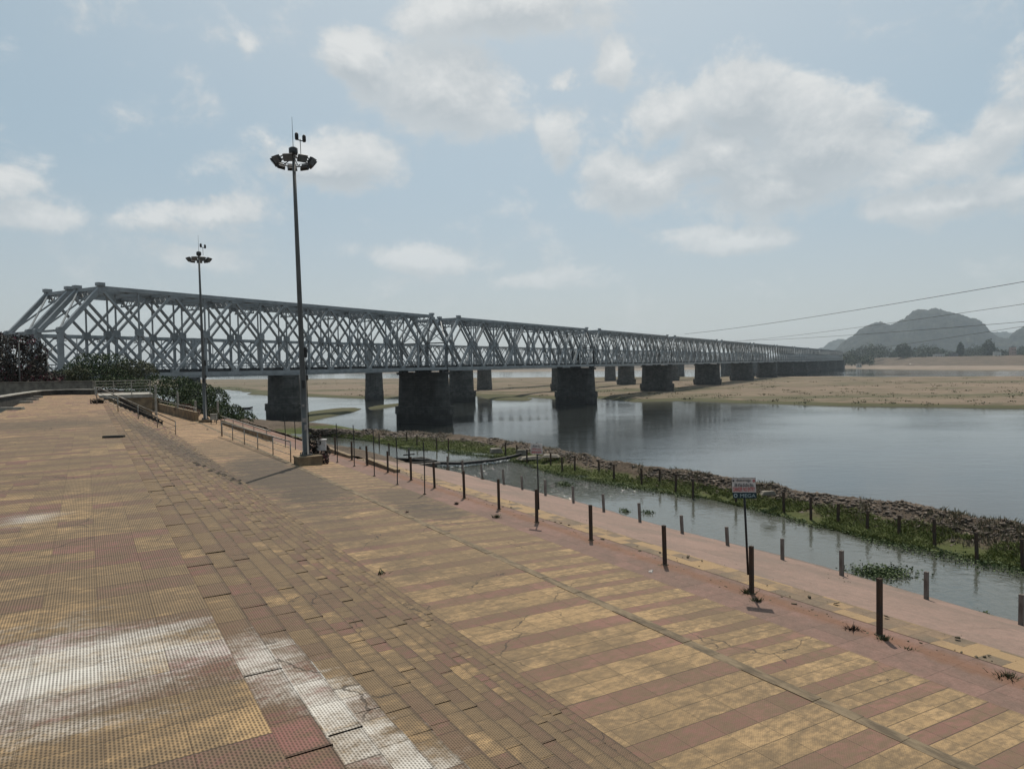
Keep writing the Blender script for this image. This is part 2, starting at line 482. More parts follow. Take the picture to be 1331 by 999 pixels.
M['handrail'] = mottled('handrail_steel', (0.30, 0.28, 0.25), (0.15, 0.13, 0.11), 6, rough=0.4, metal=0.4)
M['rusty'] = mottled('rusty_post', (0.045, 0.036, 0.030), (0.07, 0.042, 0.027), 9, rough=0.8, stretch=(1, 1, .4))
M['grey_post'] = mottled('weathered_grey_post', (0.17, 0.15, 0.135), (0.09, 0.075, 0.065), 9, rough=0.85, stretch=(1, 1, .3))
M['white'] = mottled('white_sheet', (0.56, 0.54, 0.53), (0.45, 0.43, 0.42), 6, rough=0.6)
M['paper'] = mottled('torn_paper', (0.34, 0.31, 0.29), (0.20, 0.18, 0.17), 14)
M['red_paint'] = mottled('red_lettering', (0.45, 0.035, 0.045), (0.35, 0.03, 0.035), 9)
M['black_paint'] = mottled('black_lettering', (0.03, 0.03, 0.035), (0.02, 0.02, 0.025), 9)
M['teal'] = mottled('dark_teal_panel', (0.020, 0.050, 0.065), (0.012, 0.034, 0.045), 9, rough=0.6)
M['pale_paint'] = mottled('pale_lettering', (0.36, 0.45, 0.46), (0.26, 0.34, 0.36), 9)
M['soil'] = mottled('earth', (0.13, 0.10, 0.07), (0.075, 0.065, 0.042), 0.4, bump=0.4)
M['bark'] = mottled('bark', (0.10, 0.08, 0.06), (0.055, 0.045, 0.035), 5, bump=0.5, stretch=(1, 1, .2))
M['pale_bark'] = mottled('pale_bark', (0.33, 0.31, 0.28), (0.2, 0.19, 0.17), 5, stretch=(1, 1, .3))
M['boat'] = mottled('tarred_wood', (0.035, 0.03, 0.028), (0.02, 0.018, 0.017), 2)
M['wire'] = mottled('power_cable', (0.02, 0.02, 0.022), (0.015, 0.015, 0.016), 1)


def leaf_mat(name, a, b, c=None, scale=0.9):
    def fn(T):
        g = T.new('ShaderNodeNewGeometry')
        rnd = S(T.nt, g.outputs['Random Per Island'])
        n = T.noise(T.obj(), scale, 3, 0.6)
        col = T.mix((rnd * 0.6 + n * 0.8 - 0.2).step(0.1, 0.9), a, b)
        if c: col = T.mix((n + rnd * 0.3).step(0.80, 0.86), col, c)
        return col
    return mat(name, fn, 0.7, 0.25)


M['leaf'] = leaf_mat('bush_leaves', (0.016, 0.029, 0.008), (0.052, 0.078, 0.019))
M['leaf_dark'] = leaf_mat('dark_leaves', (0.010, 0.009, 0.006), (0.034, 0.022, 0.014), (0.11, 0.016, 0.035), 0.7)
M['leaf_olive'] = leaf_mat('olive_leaves', (0.035, 0.042, 0.018), (0.085, 0.085, 0.036))
M['leaf_rust'] = leaf_mat('dry_rust_leaves', (0.06, 0.026, 0.015), (0.12, 0.06, 0.035))
M['far_leaf'] = leaf_mat('far_tree_leaves', (0.016, 0.026, 0.012), (0.040, 0.055, 0.022), None, 0.02)
M['water_leaf'] = leaf_mat('floating_leaves', (0.030, 0.050, 0.014), (0.10, 0.13, 0.05))
M['grass'] = leaf_mat('bank_grass', (0.07, 0.09, 0.022), (0.17, 0.19, 0.06))
M['dry_grass'] = leaf_mat('dry_grass', (0.10, 0.085, 0.05), (0.20, 0.17, 0.11))
M['rock'] = leaf_mat('bank_stones', (0.035, 0.028, 0.022), (0.135, 0.104, 0.082), None, 0.5)
M['litter'] = mottled('litter_plastic', (0.6, 0.6, 0.58), (0.4, 0.4, 0.4), 20)


def masonry(name, k=1.0):
    def fn(T):
        o = T.obj(); x, y, z = T.sep(o)
        n, f = T.noise(o, 0.5, 6, 0.65), T.noise(o, 3.0, 5, 0.6)
        c = T.mix(n.step(0.3, 0.7), (0.078 * k, 0.074 * k, 0.067 * k), (0.036 * k, 0.034 * k, 0.031 * k))
        streak = T.noise(T.vmul(o, (1, 1, 0.06)), 1.1, 5, 0.6)
        c = T.mix(streak.step(0.5, 0.72) * 0.6, c, (0.03, 0.028, 0.026))
        lev = (z / 0.6).frac(); j = 1 - lev.min(1 - lev).step(0.02, 0.09)
        c = T.mix(j * 0.55, c, (0.022, 0.021, 0.019))
        pale = T.noise(T.vmul(o, (1.3, 1.3, .10)), 1.0, 5, .65)
        c = T.mix(pale.step(.60, .78) * .5, c, (0.16, 0.15, 0.135))
        blk = T.white(T.comb((x / 1.1 + y / 1.1).floor(), (z / 0.6).floor(), 3.0)); c = T.scale(c, blk * 0.5 + 0.75)
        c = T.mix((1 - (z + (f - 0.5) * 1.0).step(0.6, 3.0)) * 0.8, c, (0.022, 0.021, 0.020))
        return c, T.bump(f - j, 0.5, 0.08)
    return mat(name, fn, 0.9, 0.2)
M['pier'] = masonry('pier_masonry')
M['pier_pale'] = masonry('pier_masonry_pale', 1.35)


def f_river(T):
    p = T.pos()
    far = T.noise(T.vmul(p, (0.010, 0.022, 0)), 1.0, 4, 0.6)
    w1 = T.noise(T.vmul(p, (0.35, 0.6, 0)), 1.0, 3, 0.6, 0.4)
    w2 = T.noise(T.vmul(p, (1.5, 2.4, 0)), 1.0, 3, 0.6)
    calm = far.step(0.38, 0.62)
    h = (w1 * 1.0 + w2 * 0.45) * (calm * 0.7 + 0.3)
    return (0.026, 0.029, 0.027), T.bump(h, 0.06, 1.0), calm * 0.05 + 0.03
M['river'] = mat('river_water', f_river, 0.08, 0.5)


def f_channel(T):
    p = T.pos(); x, y, z = T.sep(p)
    w = at(655, 604, 9.5)
    q = (1 - (((x - w.x - 1.5) / 7.0).pow(2.0) + ((y - w.y + 3.5) / 6.5).pow(2.0)).sqrt()).step(-0.1, 0.6)
    n = T.noise(p, 3.4, 4, 0.6, 1.0)
    return (0.070, 0.074, 0.062), T.bump(n * (q * 1.6 + 0.03), 0.8, 0.38), q * 0.06 + 0.03
M['channel'] = mat('channel_water', f_channel, 0.05, 0.5)


def f_sand(T):
    p = T.pos(); x, y, z = T.sep(p)
    n, f = T.noise(T.vmul(p, (0.02, 0.035, 0)), 1.0, 7, 0.65), T.noise(T.vmul(p, (.12, .3, 0)), 1.0, 6, 0.65)
    c = T.mix((n * 0.7 + f * 0.5 - 0.6).step(-0.15, 0.2), (0.215, 0.162, 0.118), (0.125, 0.098, 0.070))
    g2 = T.noise(T.vmul(p, (.5, .9, 0)), 1.0, 6, 0.7)
    c = T.scale(c, g2 * 0.9 + 0.52)
    zz = z + (f - 0.5) * 0.5 + (n - 0.5) * 0.75
    c = T.mix((1 - zz.step(0.50, 0.95)) * 0.92, c, (0.062, 0.064, 0.030))
    grn = T.noise(T.vmul(p, (0.006, 0.022, 0)), 1.0, 5, 0.6)
    c = T.mix((grn + (f - .5) * .4).step(0.47, 0.62) * 0.8, c, (0.075, 0.075, 0.040))
    c = T.mix((1 - (z + (f - .5) * .2).step(0.04, 0.16)) * 0.7, c, (0.05, 0.045, 0.035))
    trk = T.noise(T.vmul(p, (.03, .45, 0)), 1.0, 6, .7); c = T.mix(trk.step(.56, .66) * .55, c, (0.105, 0.085, 0.06))
    spots = T.noise(T.vmul(p, (.5, 1, 1)), 0.16, 5, 0.75)
    c = T.mix(spots.step(0.60, 0.70) * 0.75, c, (0.07, 0.055, 0.04))
    return c
M['sand'] = mat('sand', f_sand, 0.95, 0.1)


def f_bank(T):
    p = T.pos(); x, y, z = T.sep(p)
    f = T.noise(p, 6.0, 6, 0.7); n = T.noise(p, 0.8, 5, 0.6)
    c = T.mix((f * 0.7 + n * 0.5 - 0.6).step(-0.2, 0.22), (0.060, 0.046, 0.034), (0.135, 0.104, 0.080))
    g = (1 - (z + (n - .5) * .5).step(9.57, 9.78)) * z.gt(9.0)
    c = T.mix(g * .85, c, T.mix(f, (0.04, 0.055, 0.015), (0.09, 0.105, 0.035)))
    return c, T.bump(f, 0.9, 0.06)
M['bank'] = mat('rubble_bank_soil', f_bank, 0.95, 0.1)


def f_farbank(T):
    p = T.pos(); x, y, z = T.sep(p)
    n = T.noise(T.vmul(p, (.03, .03, .6)), 1.0, 6, 0.65); f = T.noise(T.vmul(p, (.08, .08, 2.5)), 1.0, 5, 0.6)
    sand = T.mix(n.step(0.35, 0.65), (0.235, 0.185, 0.145), (0.165, 0.13, 0.10))
    rock = T.mix((n * .6 + f * .6 - .1).step(0.3, 0.68), (0.15, 0.112, 0.085), (0.07, 0.06, 0.045))
    step_ = ((z / 1.9).frac()).step(0.75, 0.95)
    rock = T.mix(step_ * 0.5, rock, (0.06, 0.052, 0.042))
    c = T.mix((z + (n - .5) * 1.0).step(1.7, 2.4), sand, rock)
    return T.mix((1 - z.step(0.1, 0.5)) * .7, c, (0.07, 0.07, 0.04))
M['farbank'] = mat('far_bank_earth', f_farbank, 0.95, 0.1)


def f_hill(T):
    p = T.pos()
    n, f = T.noise(p, 0.012, 6, 0.65), T.noise(p, 0.05, 5, 0.7)
    c = T.mix((n * .5 + f * .7 - .6).step(-.09, .13), (0.004, 0.008, 0.008), (0.030, 0.034, 0.026))
    return T.mix(n.step(.66, .72) * .6, c, (0.14, 0.115, 0.09))
M['hill'] = mat('wooded_hill', f_hill, 0.95, 0.1)

# ================================================================== THE SETTING
# ---- water
def sheet(name, pts, mt):
    me = bpy.data.meshes.new(name); me.from_pydata([tuple(p) for p in pts], [], [tuple(range(len(pts)))])
    return struct(link(name, me, mt))
HX0, HX1, HY0, HY1 = -2600, 4300, -140, 5900
sheet('river', [(HX0 + 5, HY0 + 5, 0), (HX1 - 5, HY0 + 5, 0), (HX1 - 5, HY1 - 5, 0), (HX0 + 5, HY1 - 5, 0)], M['river'])
sheet('riverbed', [(HX0 + 4, HY0 + 4, -2.5), (HX1 - 4, HY0 + 4, -2.5), (HX1 - 4, HY1 - 4, -2.5), (HX0 + 4, HY1 - 4, -2.5)], M['soil'])

# ---- polar sheets for sand bars and the far bank
def polyline_dist(px, py, poly, closed=True):
    d2 = np.full(px.shape, 1e18); inside = np.zeros(px.shape, bool); n = len(poly)
    for i in range(n if closed else n - 1):
        ax, ay = poly[i]; bx, by = poly[(i + 1) % n]
        ex, ey = bx - ax, by - ay; L = ex * ex + ey * ey + 1e-9
        t = np.clip(((px - ax) * ex + (py - ay) * ey) / L, 0, 1)
        d2 = np.minimum(d2, (px - ax - t * ex) ** 2 + (py - ay - t * ey) ** 2)
        if closed:
            c = (ay > py) != (by > py)
            xi = ex * (py - ay) / (ey if abs(ey) > 1e-9 else 1e-9) + ax
            inside ^= c & (px < xi)
    d = np.sqrt(d2)
    return np.where(inside, d, -d) if closed else d


def px_poly(pts): return [tuple(at(x, y, 0.0)[:2]) for x, y in pts]
BARS = [px_poly([(60, 503), (200, 503.5), (280, 505), (337, 511), (400, 516), (480, 518.5), (560, 518), (610, 514.5), (655, 516), (700, 517), (720, 519),
                 (780, 518), (822, 523), (880, 521.5), (990, 525), (1070, 527), (1200, 529), (1331, 531), (1560, 536),
                 (1560, 487.5), (1331, 489.5), (1170, 490.5), (1095, 489.5), (1000, 489.5), (880, 490), (800, 490.5), (690, 491), (600, 491.5), (400, 492.5), (60, 494)]),
        px_poly([(330, 509), (352, 507.5), (378, 509), (374, 512), (350, 514), (322, 512.5)]),
        px_poly([(398, 536), (440, 531.5), (470, 531), (458, 536), (432, 541), (408, 547), (390, 549)]),
        px_poly([(478, 529.5), (524, 523.5), (527, 526), (482, 532.5)]),
        px_poly([(622, 516), (660, 516), (692, 518), (690, 521), (640, 520)])]
azs = np.tan(np.linspace(-0.75, 0.80, 620)); rs = np.geomspace(95, 1250, 420)
Az, Rr = np.meshgrid(azs, rs, indexing='ij'); X, Y = Az * Rr, Rr
best = np.full(X.shape, -1e9)
nz = fbm(X / 14, Y / 20, 4, 3) * 0.9 + fbm(X / 70, Y / 90, 3, 9) * 0.7
for i, poly in enumerate(BARS):
    s_ = polyline_dist(X, Y, poly) / (0.03 * Rr if i == 0 else 0.014 * Rr)
    top = 1.0 if i == 0 else 0.5
    best = np.maximum(best, np.clip(s_ * 0.9, -1.2, top))
Z = best * 0.95 + nz * (0.55 + 0.25 * sstep(best, .3, 1.0)) * np.clip(1.2 - np.abs(best - .1) * .25, 0.5, 1)
Z = np.where(best < -0.9, -1.6, Z)
struct(grid_mesh('sandbar', np.stack([X, Y, Z], -1), M['sand']))

# ---- far bank with a stepped embankment
SHORE = [(-420, 496), (-100, 491), (300, 486.6), (560, 484.2), (690, 482.8), (785, 481.6), (1000, 479), (1070, 479.2), (1100, 479.8), (1200, 481.6), (1331, 482.6), (1560, 485)]
sx = np.array([at(x, y, 0).x / at(x, y, 0).y for x, y in SHORE]); sd = np.array([at(x, y, 0).y for x, y in SHORE])
def shore(t): return 1 / np.interp(t, sx, 1 / sd)
t_ = np.tan(np.linspace(-0.72, 0.80, 420))
k_ = np.concatenate([np.linspace(-0.05, 1.0, 60), np.linspace(1.02, 1.4, 60), np.geomspace(1.42, 9, 40)])
Tn, K = np.meshgrid(t_, k_, indexing='ij')
right = sstep(Tn, at(1060, 480, 0).x / at(1060, 480, 0).y, at(1130, 480, 0).x / at(1130, 480, 0).y)
d0 = shore(Tn); d1 = np.where(right > .5, 1.40 * d0, 1.12 * d0)
D = np.where(K <= 1, d0 + (d1 - d0) * K, np.where(K <= 1.4, d1 + (K - 1) / .4 * 110, d1 + 110 + (K - 1.4) / 7.6 * (5600 - d1 - 110)))
zs = -0.4 + 2.0 * sstep(K, -0.05, 0.5) + fbm(Tn * D / 30, D / 30, 4, 5) * 0.7 * sstep(K, -.05, .4)
zt = (7.5 + 9.0 * right)
Z = zs + (zt - zs) * np.clip((K - 1) / .4, 0, 1) + np.clip((K - 1) / .4, 0, 1) * fbm(Tn * D / 25, D / 25, 4, 8) * 1.2
struct(grid_mesh('far_bank', np.stack([Tn * D, D, Z], -1), M['farbank']))

# ---- hills
def hill(name, prof, dist, half, seed, rough):
    xs = np.array([deep(x, y, dist).x for x, y in prof]); zz = np.array([deep(x, y, dist).z for x, y in prof])
    xg = np.linspace(xs[0], xs[-1], 420); yg = np.linspace(-half, half, 70)
    Xg, Yg = np.meshgrid(xg, yg, indexing='ij')
    Hh = np.interp(Xg + fbm(Xg / 60, Yg / 90, 3, seed) * 22, xs, zz); Xs = Xg * (dist + Yg) / dist
    f = np.cos(np.clip(np.abs(Yg) / half, 0, 1) * math.pi / 2) ** 1.3
    ridge = 1 + fbm(Xg / 260, Yg / 260, 4, seed + 3) * 0.5 * np.abs(Yg / half)
    Zg = 6 + (Hh - 6) * f * ridge + fbm(Xg / 18, Yg / 22, 3, seed + 5) * rough * 1.8 * f + fbm(Xg / 70, Yg / 120, 3, seed + 6) * rough * 3 * f + np.maximum(fbm(Xg / 8, Yg / 9, 2, seed + 7), 0) * rough * 1.6
    return struct(grid_mesh(name, np.stack([Xs, Yg + dist, Zg], -1), M['hill']))
hill('hill', [(1072, 466), (1085, 459), (1094, 450), (1103, 443), (1112, 436), (1124, 427), (1136, 422), (1148, 422), (1156, 424), (1166, 419), (1178, 413),
              (1186, 407), (1194, 404), (1206, 403), (1216, 402), (1226, 405), (1240, 408), (1256, 413), (1270, 418), (1279, 424), (1286, 430), (1294, 437), (1302, 440),
              (1310, 440), (1316, 434), (1324, 428), (1334, 424), (1360, 414), (1400, 408), (1450, 418), (1500, 436), (1560, 458)], 3300, 620, 21, 13)
hill('distant_hill', [(1020, 468), (1056, 458), (1074, 450), (1088, 444), (1104, 442), (1130, 446), (1250, 446), (1300, 432), (1318, 432), (1340, 440), (1440, 452), (1560, 462)], 5000, 500, 61, 14)

# ---- near bank: the bund of rubble that closes off the bathing channel
TOE = [(1900, 905), (1560, 800), (1331, 742), (1220, 718), (1114, 696), (1020, 672), (930, 650), (820, 634), (725, 617), (660, 598), (600, 589), (565, 586), (527, 583), (480, 573), (448, 569), (415, 566)]
CREST = [(1900, 770, 10.35), (1560, 712, 10.3), (1331, 677, 10.3), (1220, 658, 10.3), (1094, 640, 10.25), (1000, 626, 10.2), (900, 612, 10.15), (800, 599, 10.1), (700, 578, 10.0), (650, 571, 9.95),
         (592, 565, 9.9), (540, 562, 9.9), (500, 561, 9.9), (460, 560, 9.9), (430, 559, 9.95), (395, 558, 10.0)]
def resample(pts, n):
    P = np.array([list(p) for p in pts]); L = np.concatenate([[0], np.cumsum(np.linalg.norm(np.diff(P, axis=0), axis=1))])
    q = np.linspace(0, L[-1], n); return np.stack([np.interp(q, L, P[:, i]) for i in range(3)], 1)
NS = 620
toe = np.array([list(at(x, y, 9.5)) for x, y in TOE]); crest = np.array([list(at(x, y, z)) for x, y, z in CREST]) + np.stack([np.zeros(len(CREST)), np.zeros(len(CREST)), np.linspace(-.17, .12, len(CREST))], 1)
sdir = np.array([math.sin(TH), math.cos(TH), 0])
par = np.linspace(0, len(TOE) - 1, NS)
toe_r = np.stack([np.interp(par, np.arange(len(TOE)), toe[:, i]) for i in range(3)], 1)
crest_r = np.stack([np.interp(par, np.arange(len(TOE)), crest[:, i]) for i in range(3)], 1)
inn = toe_r + (toe_r - crest_r) * np.array([1, 1, 0]) * 0.6 - np.array([0, 0, 0.9])
top2 = crest_r + sdir * 2.2 + np.array([0, 0, -0.55])
out = crest_r + sdir * 24 + np.array([0, 0, -12.0])
def lerp(a, b, t): return a[:, None] * (1 - t)[None, :, None] + b[:, None] * t[None, :, None]
BK = np.concatenate([lerp(inn, toe_r, np.linspace(0, 1, 8)[:-1]), lerp(toe_r, crest_r, np.linspace(0, 1, 44)[:-1]), lerp(crest_r, top2, np.linspace(0, 1, 12)[:-1]), lerp(top2, out, np.linspace(0, 1, 24))], 1)
slope = np.concatenate([np.zeros(7), np.linspace(0, 1, 43), np.ones(11), np.ones(24)])[None, :]
prof = np.concatenate([np.zeros(7), 0.13 * np.sin(np.linspace(0, 1, 43) * math.pi) * -1, np.zeros(35)])[None, :]
bx, by = BK[..., 0], BK[..., 1]
BK[..., 2] += prof + (fbm(bx / 1.6, by / 1.6, 5, 31) * 0.40 + fbm(bx / 0.35, by / 0.35, 3, 37) * 0.22) * (0.25 + 0.75 * slope) + fbm(bx / 5, by / 5, 3, 77) * 0.2
struct(grid_mesh('rubble_bank', BK, M['bank']))

# ---- left bank: land under the bushes and the bridge ends
xg, yg = np.arange(-260, 6, 1.3), np.arange(20, 240, 1.3)
X, Y = np.meshgrid(xg, yg, indexing='ij')
u = X * math.cos(GA) + Y * math.sin(GA); v = -X * math.sin(GA) + Y * math.cos(GA)
s_ = X * math.sin(TH) + Y * math.cos(TH); n_ = -X * math.cos(TH) + Y * math.sin(TH)
base = 8.0 + 1.9 * sstep(v, 54, 60) + 1.6 * sstep(v, 64, 92)
base = np.where((u > -3) & (v < 63), np.minimum(base, np.where(u > 9.2, base, 8.0)), base)
base = np.maximum(base, np.where(u < -3.4, 12.55 - 4.5 * sstep(u, -4.2, -3.4), 0))
fall = np.maximum(0, s_ - 44 - 22 * sstep(n_, 75, 110)) * 0.30
Z = np.maximum(base - fall, -2.2) + fbm(X / 4, Y / 4, 4, 51) * 0.5
inside_ghat = (u > -14) & (u < 9.2) & (v < 62.5)
Z = np.where(inside_ghat, np.minimum(Z, 9.4), Z)
struct(grid_mesh('river_bank', np.stack([X, Y, Z], -1), M['bank']))
# muddy edge between the red walkway and the channel, beyond the pink apron
uu, vv = np.meshgrid(np.linspace(10.75, 17, 60), np.linspace(28.8, 62, 140), indexing='ij')
zz = 10.35 - 0.85 * sstep(uu - 10.75 + fbm(uu / 2, vv / 3, 3, 12) * 1.8, 0.2, 3.4 - 1.6 * sstep(vv, 33, 44)) - 0.5 * sstep(uu, 13.0, 16) + fbm(uu / .5, vv / .5, 4, 13) * 0.18
ca, sa = math.cos(GA), math.sin(GA)
struct(grid_mesh('mud_bank', np.stack([uu * ca - vv * sa, uu * sa + vv * ca, zz], -1), M['bank']))

# ---- channel water
cw = [inn[i] for i in range(0, NS, 30)] + [inn[-1]]
poly = [at(x, y, 9.5) for x, y in TOE]
sh = [G(12.0, -14, 9.5), G(24.0, -18, 9.5)] + [Vector(p) + Vector((G(1.2, 0, 0))) for p in poly] + [G(10.8, 58, 9.5), G(10.8, 40, 9.5)]
me = bpy.data.meshes.new('channel_water')
vs = [tuple((p.x, p.y, 9.5)) for p in sh]
import mathutils
tri = mathutils.geometry.tessellate_polygon([[Vector(v_) for v_ in vs]])
me.from_pydata(vs, [], [tuple(t) for t in tri]); me.update()
struct(link('channel_water', me, M['channel']))

# ---- the ghat: terrace, steps, landings, walkway, apron (local x = u, y = v)
def strip(name, quads, mt):                   # quads of (u0, z0, u1, z1, v0, v1)
    b = MB()
    for (u0, z0, u1, z1, v0, v1) in quads:
        b.add([(u0, v0, z0), (u1, v0, z1), (u1, v1, z1), (u0, v1, z0)], [(0, 1, 2, 3)])
    return struct(b.build(name, mt, None, False, None, GA))
b = MB(); b.box(-3.1, 0.68, -9, 61, 12.2, 12.85)
struct(b.build('terrace', M['terrace'], None, False, None, GA))
b = MB(); TR = 3.82 / 14
for i in range(13):
    z = 12.85 - 0.15 * (i + 1); u0 = 0.68 + TR * i; v0 = -9 + random.random() * .3
    while v0 < 61:
        v1 = min(v0 + .34, 61); dz_ = random.uniform(-.007, .002); du_ = random.uniform(-.004, .008); tl = random.uniform(-.003, .003); ue = u0 + TR + .006 + du_
        b.add([(u0 - .02, v0, z + dz_), (ue, v0, z + dz_ + tl), (ue, v1, z + dz_ + tl), (u0 - .02, v1, z + dz_)], [(0, 1, 2, 3)])
        b.add([(ue, v0, z + dz_ + tl), (ue, v0, z - .17), (ue, v1, z - .17), (ue, v1, z + dz_ + tl)], [(0, 1, 2, 3)])
        v0 = v1
    b.add([(u0 - .02, -9, z - .03), (u0 + TR - .02, -9, z - .03), (u0 + TR - .02, 61, z - .03), (u0 - .02, 61, z - .03)], [(0, 1, 2, 3)])
struct(b.build('steps', M['steps'], None, False, None, GA))
strip('landing', [(4.20, 10.75, 6.83, 10.70, -9, 78)], M['landing'])
b = MB()
for k in range(174): b.box(6.82 + random.uniform(-.006, .006), 6.99 + random.uniform(-.006, .006), -9 + k * .5, -9 + k * .5 + .496, 10.5, 10.707 + random.uniform(-.006, .004))
struct(b.build('drain', M['drain'], None, False, None, GA))
strip('lower_landing', [(6.985, 10.69, 8.62, 10.62, -9, 72)], M['lower'])
strip('red_walkway', [(8.6, 10.60, 9.93, 10.56, -9, 60)], M['red_walk'])
strip('yellow_walkway', [(9.9, 10.565, 10.56, 10.52, -9, 29.6)], M['yellow_strip'])
b = MB()
nv = 120; rows = []
for i in range(nv + 1):
    v_ = -9 + 38.5 * i / nv
    e = 14.72 + 0.10 * math.sin(v_ * 0.7) + random.uniform(-.03, .03) - 0.35 * max(0, (v_ - 24) / 5)
    rows.append(((10.54, v_, 10.515), (12.5, v_, 10.14 + random.uniform(-.006, .006)), (e, v_, 9.62), (e + 0.03, v_, 8.6)))
for i in range(nv):
    for k in range(3): b.add([rows[i][k], rows[i][k + 1], rows[i + 1][k + 1], rows[i + 1][k]], [(0, 1, 2, 3)])
b.add([rows[-1][0], rows[-1][1], rows[-1][2], rows[-1][3], (10.54, 29.5, 8.6)], [(0, 1, 2, 3, 4)])
struct(b.build('pink_apron', M['apron'], None, False, None, GA))
strip('side_pavement', [(-15, 12.80, -3.1, 12.83, -9, 37)], M['concrete'])
strip('planting_bed', [(-24, 12.15, -3.1, 12.15, 37, 66)], M['shade_dark_wall'])  # sunken floor coloured near black for the deep shadow there
b = MB(); b.add([(-15, 37, 12.80), (-3.1, 37, 12.83), (-3.1, 37, 12.1), (-15, 37, 12.1)], [(0, 1, 2, 3)]); struct(b.build('pavement_edge', M['concrete'], None, False, None, GA))

# ================================================================== BRIDGES
L = 91.5; PN = L / 8
def truss_mb(H, inclined=True, dw=0.37, main=0.85, x0=0.0):
    t, w = MB(), MB(); g = w
    mids = [(k * PN, H / 2) for k in range(9)]
    nodes = [PN / 2 + k * PN for k in range(8)]
    zt = H - 0.45
    if inclined:
        t.beam((nodes[0] - 0.4, 0, zt), (nodes[-1] + .4, 0, zt), .52, .62)
        for x, xn in ((0, nodes[0]), (L, nodes[-1])):
            t.beam((x, 0, 0.3), (x, 0, H / 2), .55, .66); t.beam((x, 0, H / 2 - .2), (xn, 0, zt), .55, .62)
            t.box(xn - .5, xn + .5, -.45, .45, zt + .30, zt + .78)
    else:
        t.beam((0.4, 0, zt), (L - 0.4, 0, zt), .7, .8)
        for x in (0.5, L - .5): t.beam((x, 0, 0.3), (x, 0, H), .8, .85)
    t.beam((-.1, 0, .33), (L + .1, 0, .33), .55, .62)
    for k in range(9):
        mx, mz = mids[k]
        for j in (k - 1, k):
            if 0 <= j < 8:
                wx = dw
                if not (inclined and ((k == 0 and j == 0) or (k == 8 and j == 7))):
                    w.beam((mx, 0, mz), (nodes[j], 0, zt), wx * .9, wx, (0, 1, 0))
                w.beam((mx, 0, mz), (nodes[j], 0, .5), wx * .9, wx, (0, 1, 0))
        if 0 < k < 8:
            w.beam((mx, 0, .5), (mx, 0, mz), .34, .36, (0, 1, 0)); w.beam((mx, 0, mz), (mx, 0, zt), .2, .22, (0, 1, 0))
        gx = 0.56 if 0 < k < 8 else .45
        ring = [(-gx, -.29), (-.29, -gx), (.29, -gx), (gx, -.29), (gx, .29), (.29, gx), (-.29, gx), (-gx, .29)]
        n = len(ring); vs = [(mx + a, -.3, mz + c) for a, c in ring] + [(mx + a, .3, mz + c) for a, c in ring]
        g.add(vs, [tuple(range(n)), tuple(range(n, 2 * n))[::-1]] + [(i, n + i, n + (i + 1) % n, (i + 1) % n) for i in range(n)])
    for x in nodes:
        g.box(x - .6, x + .6, -.3, .3, .6, 1.0); g.box(x - .55, x + .55, -.27, .27, zt - .75, zt - .36)
    return t, w, g, nodes, zt


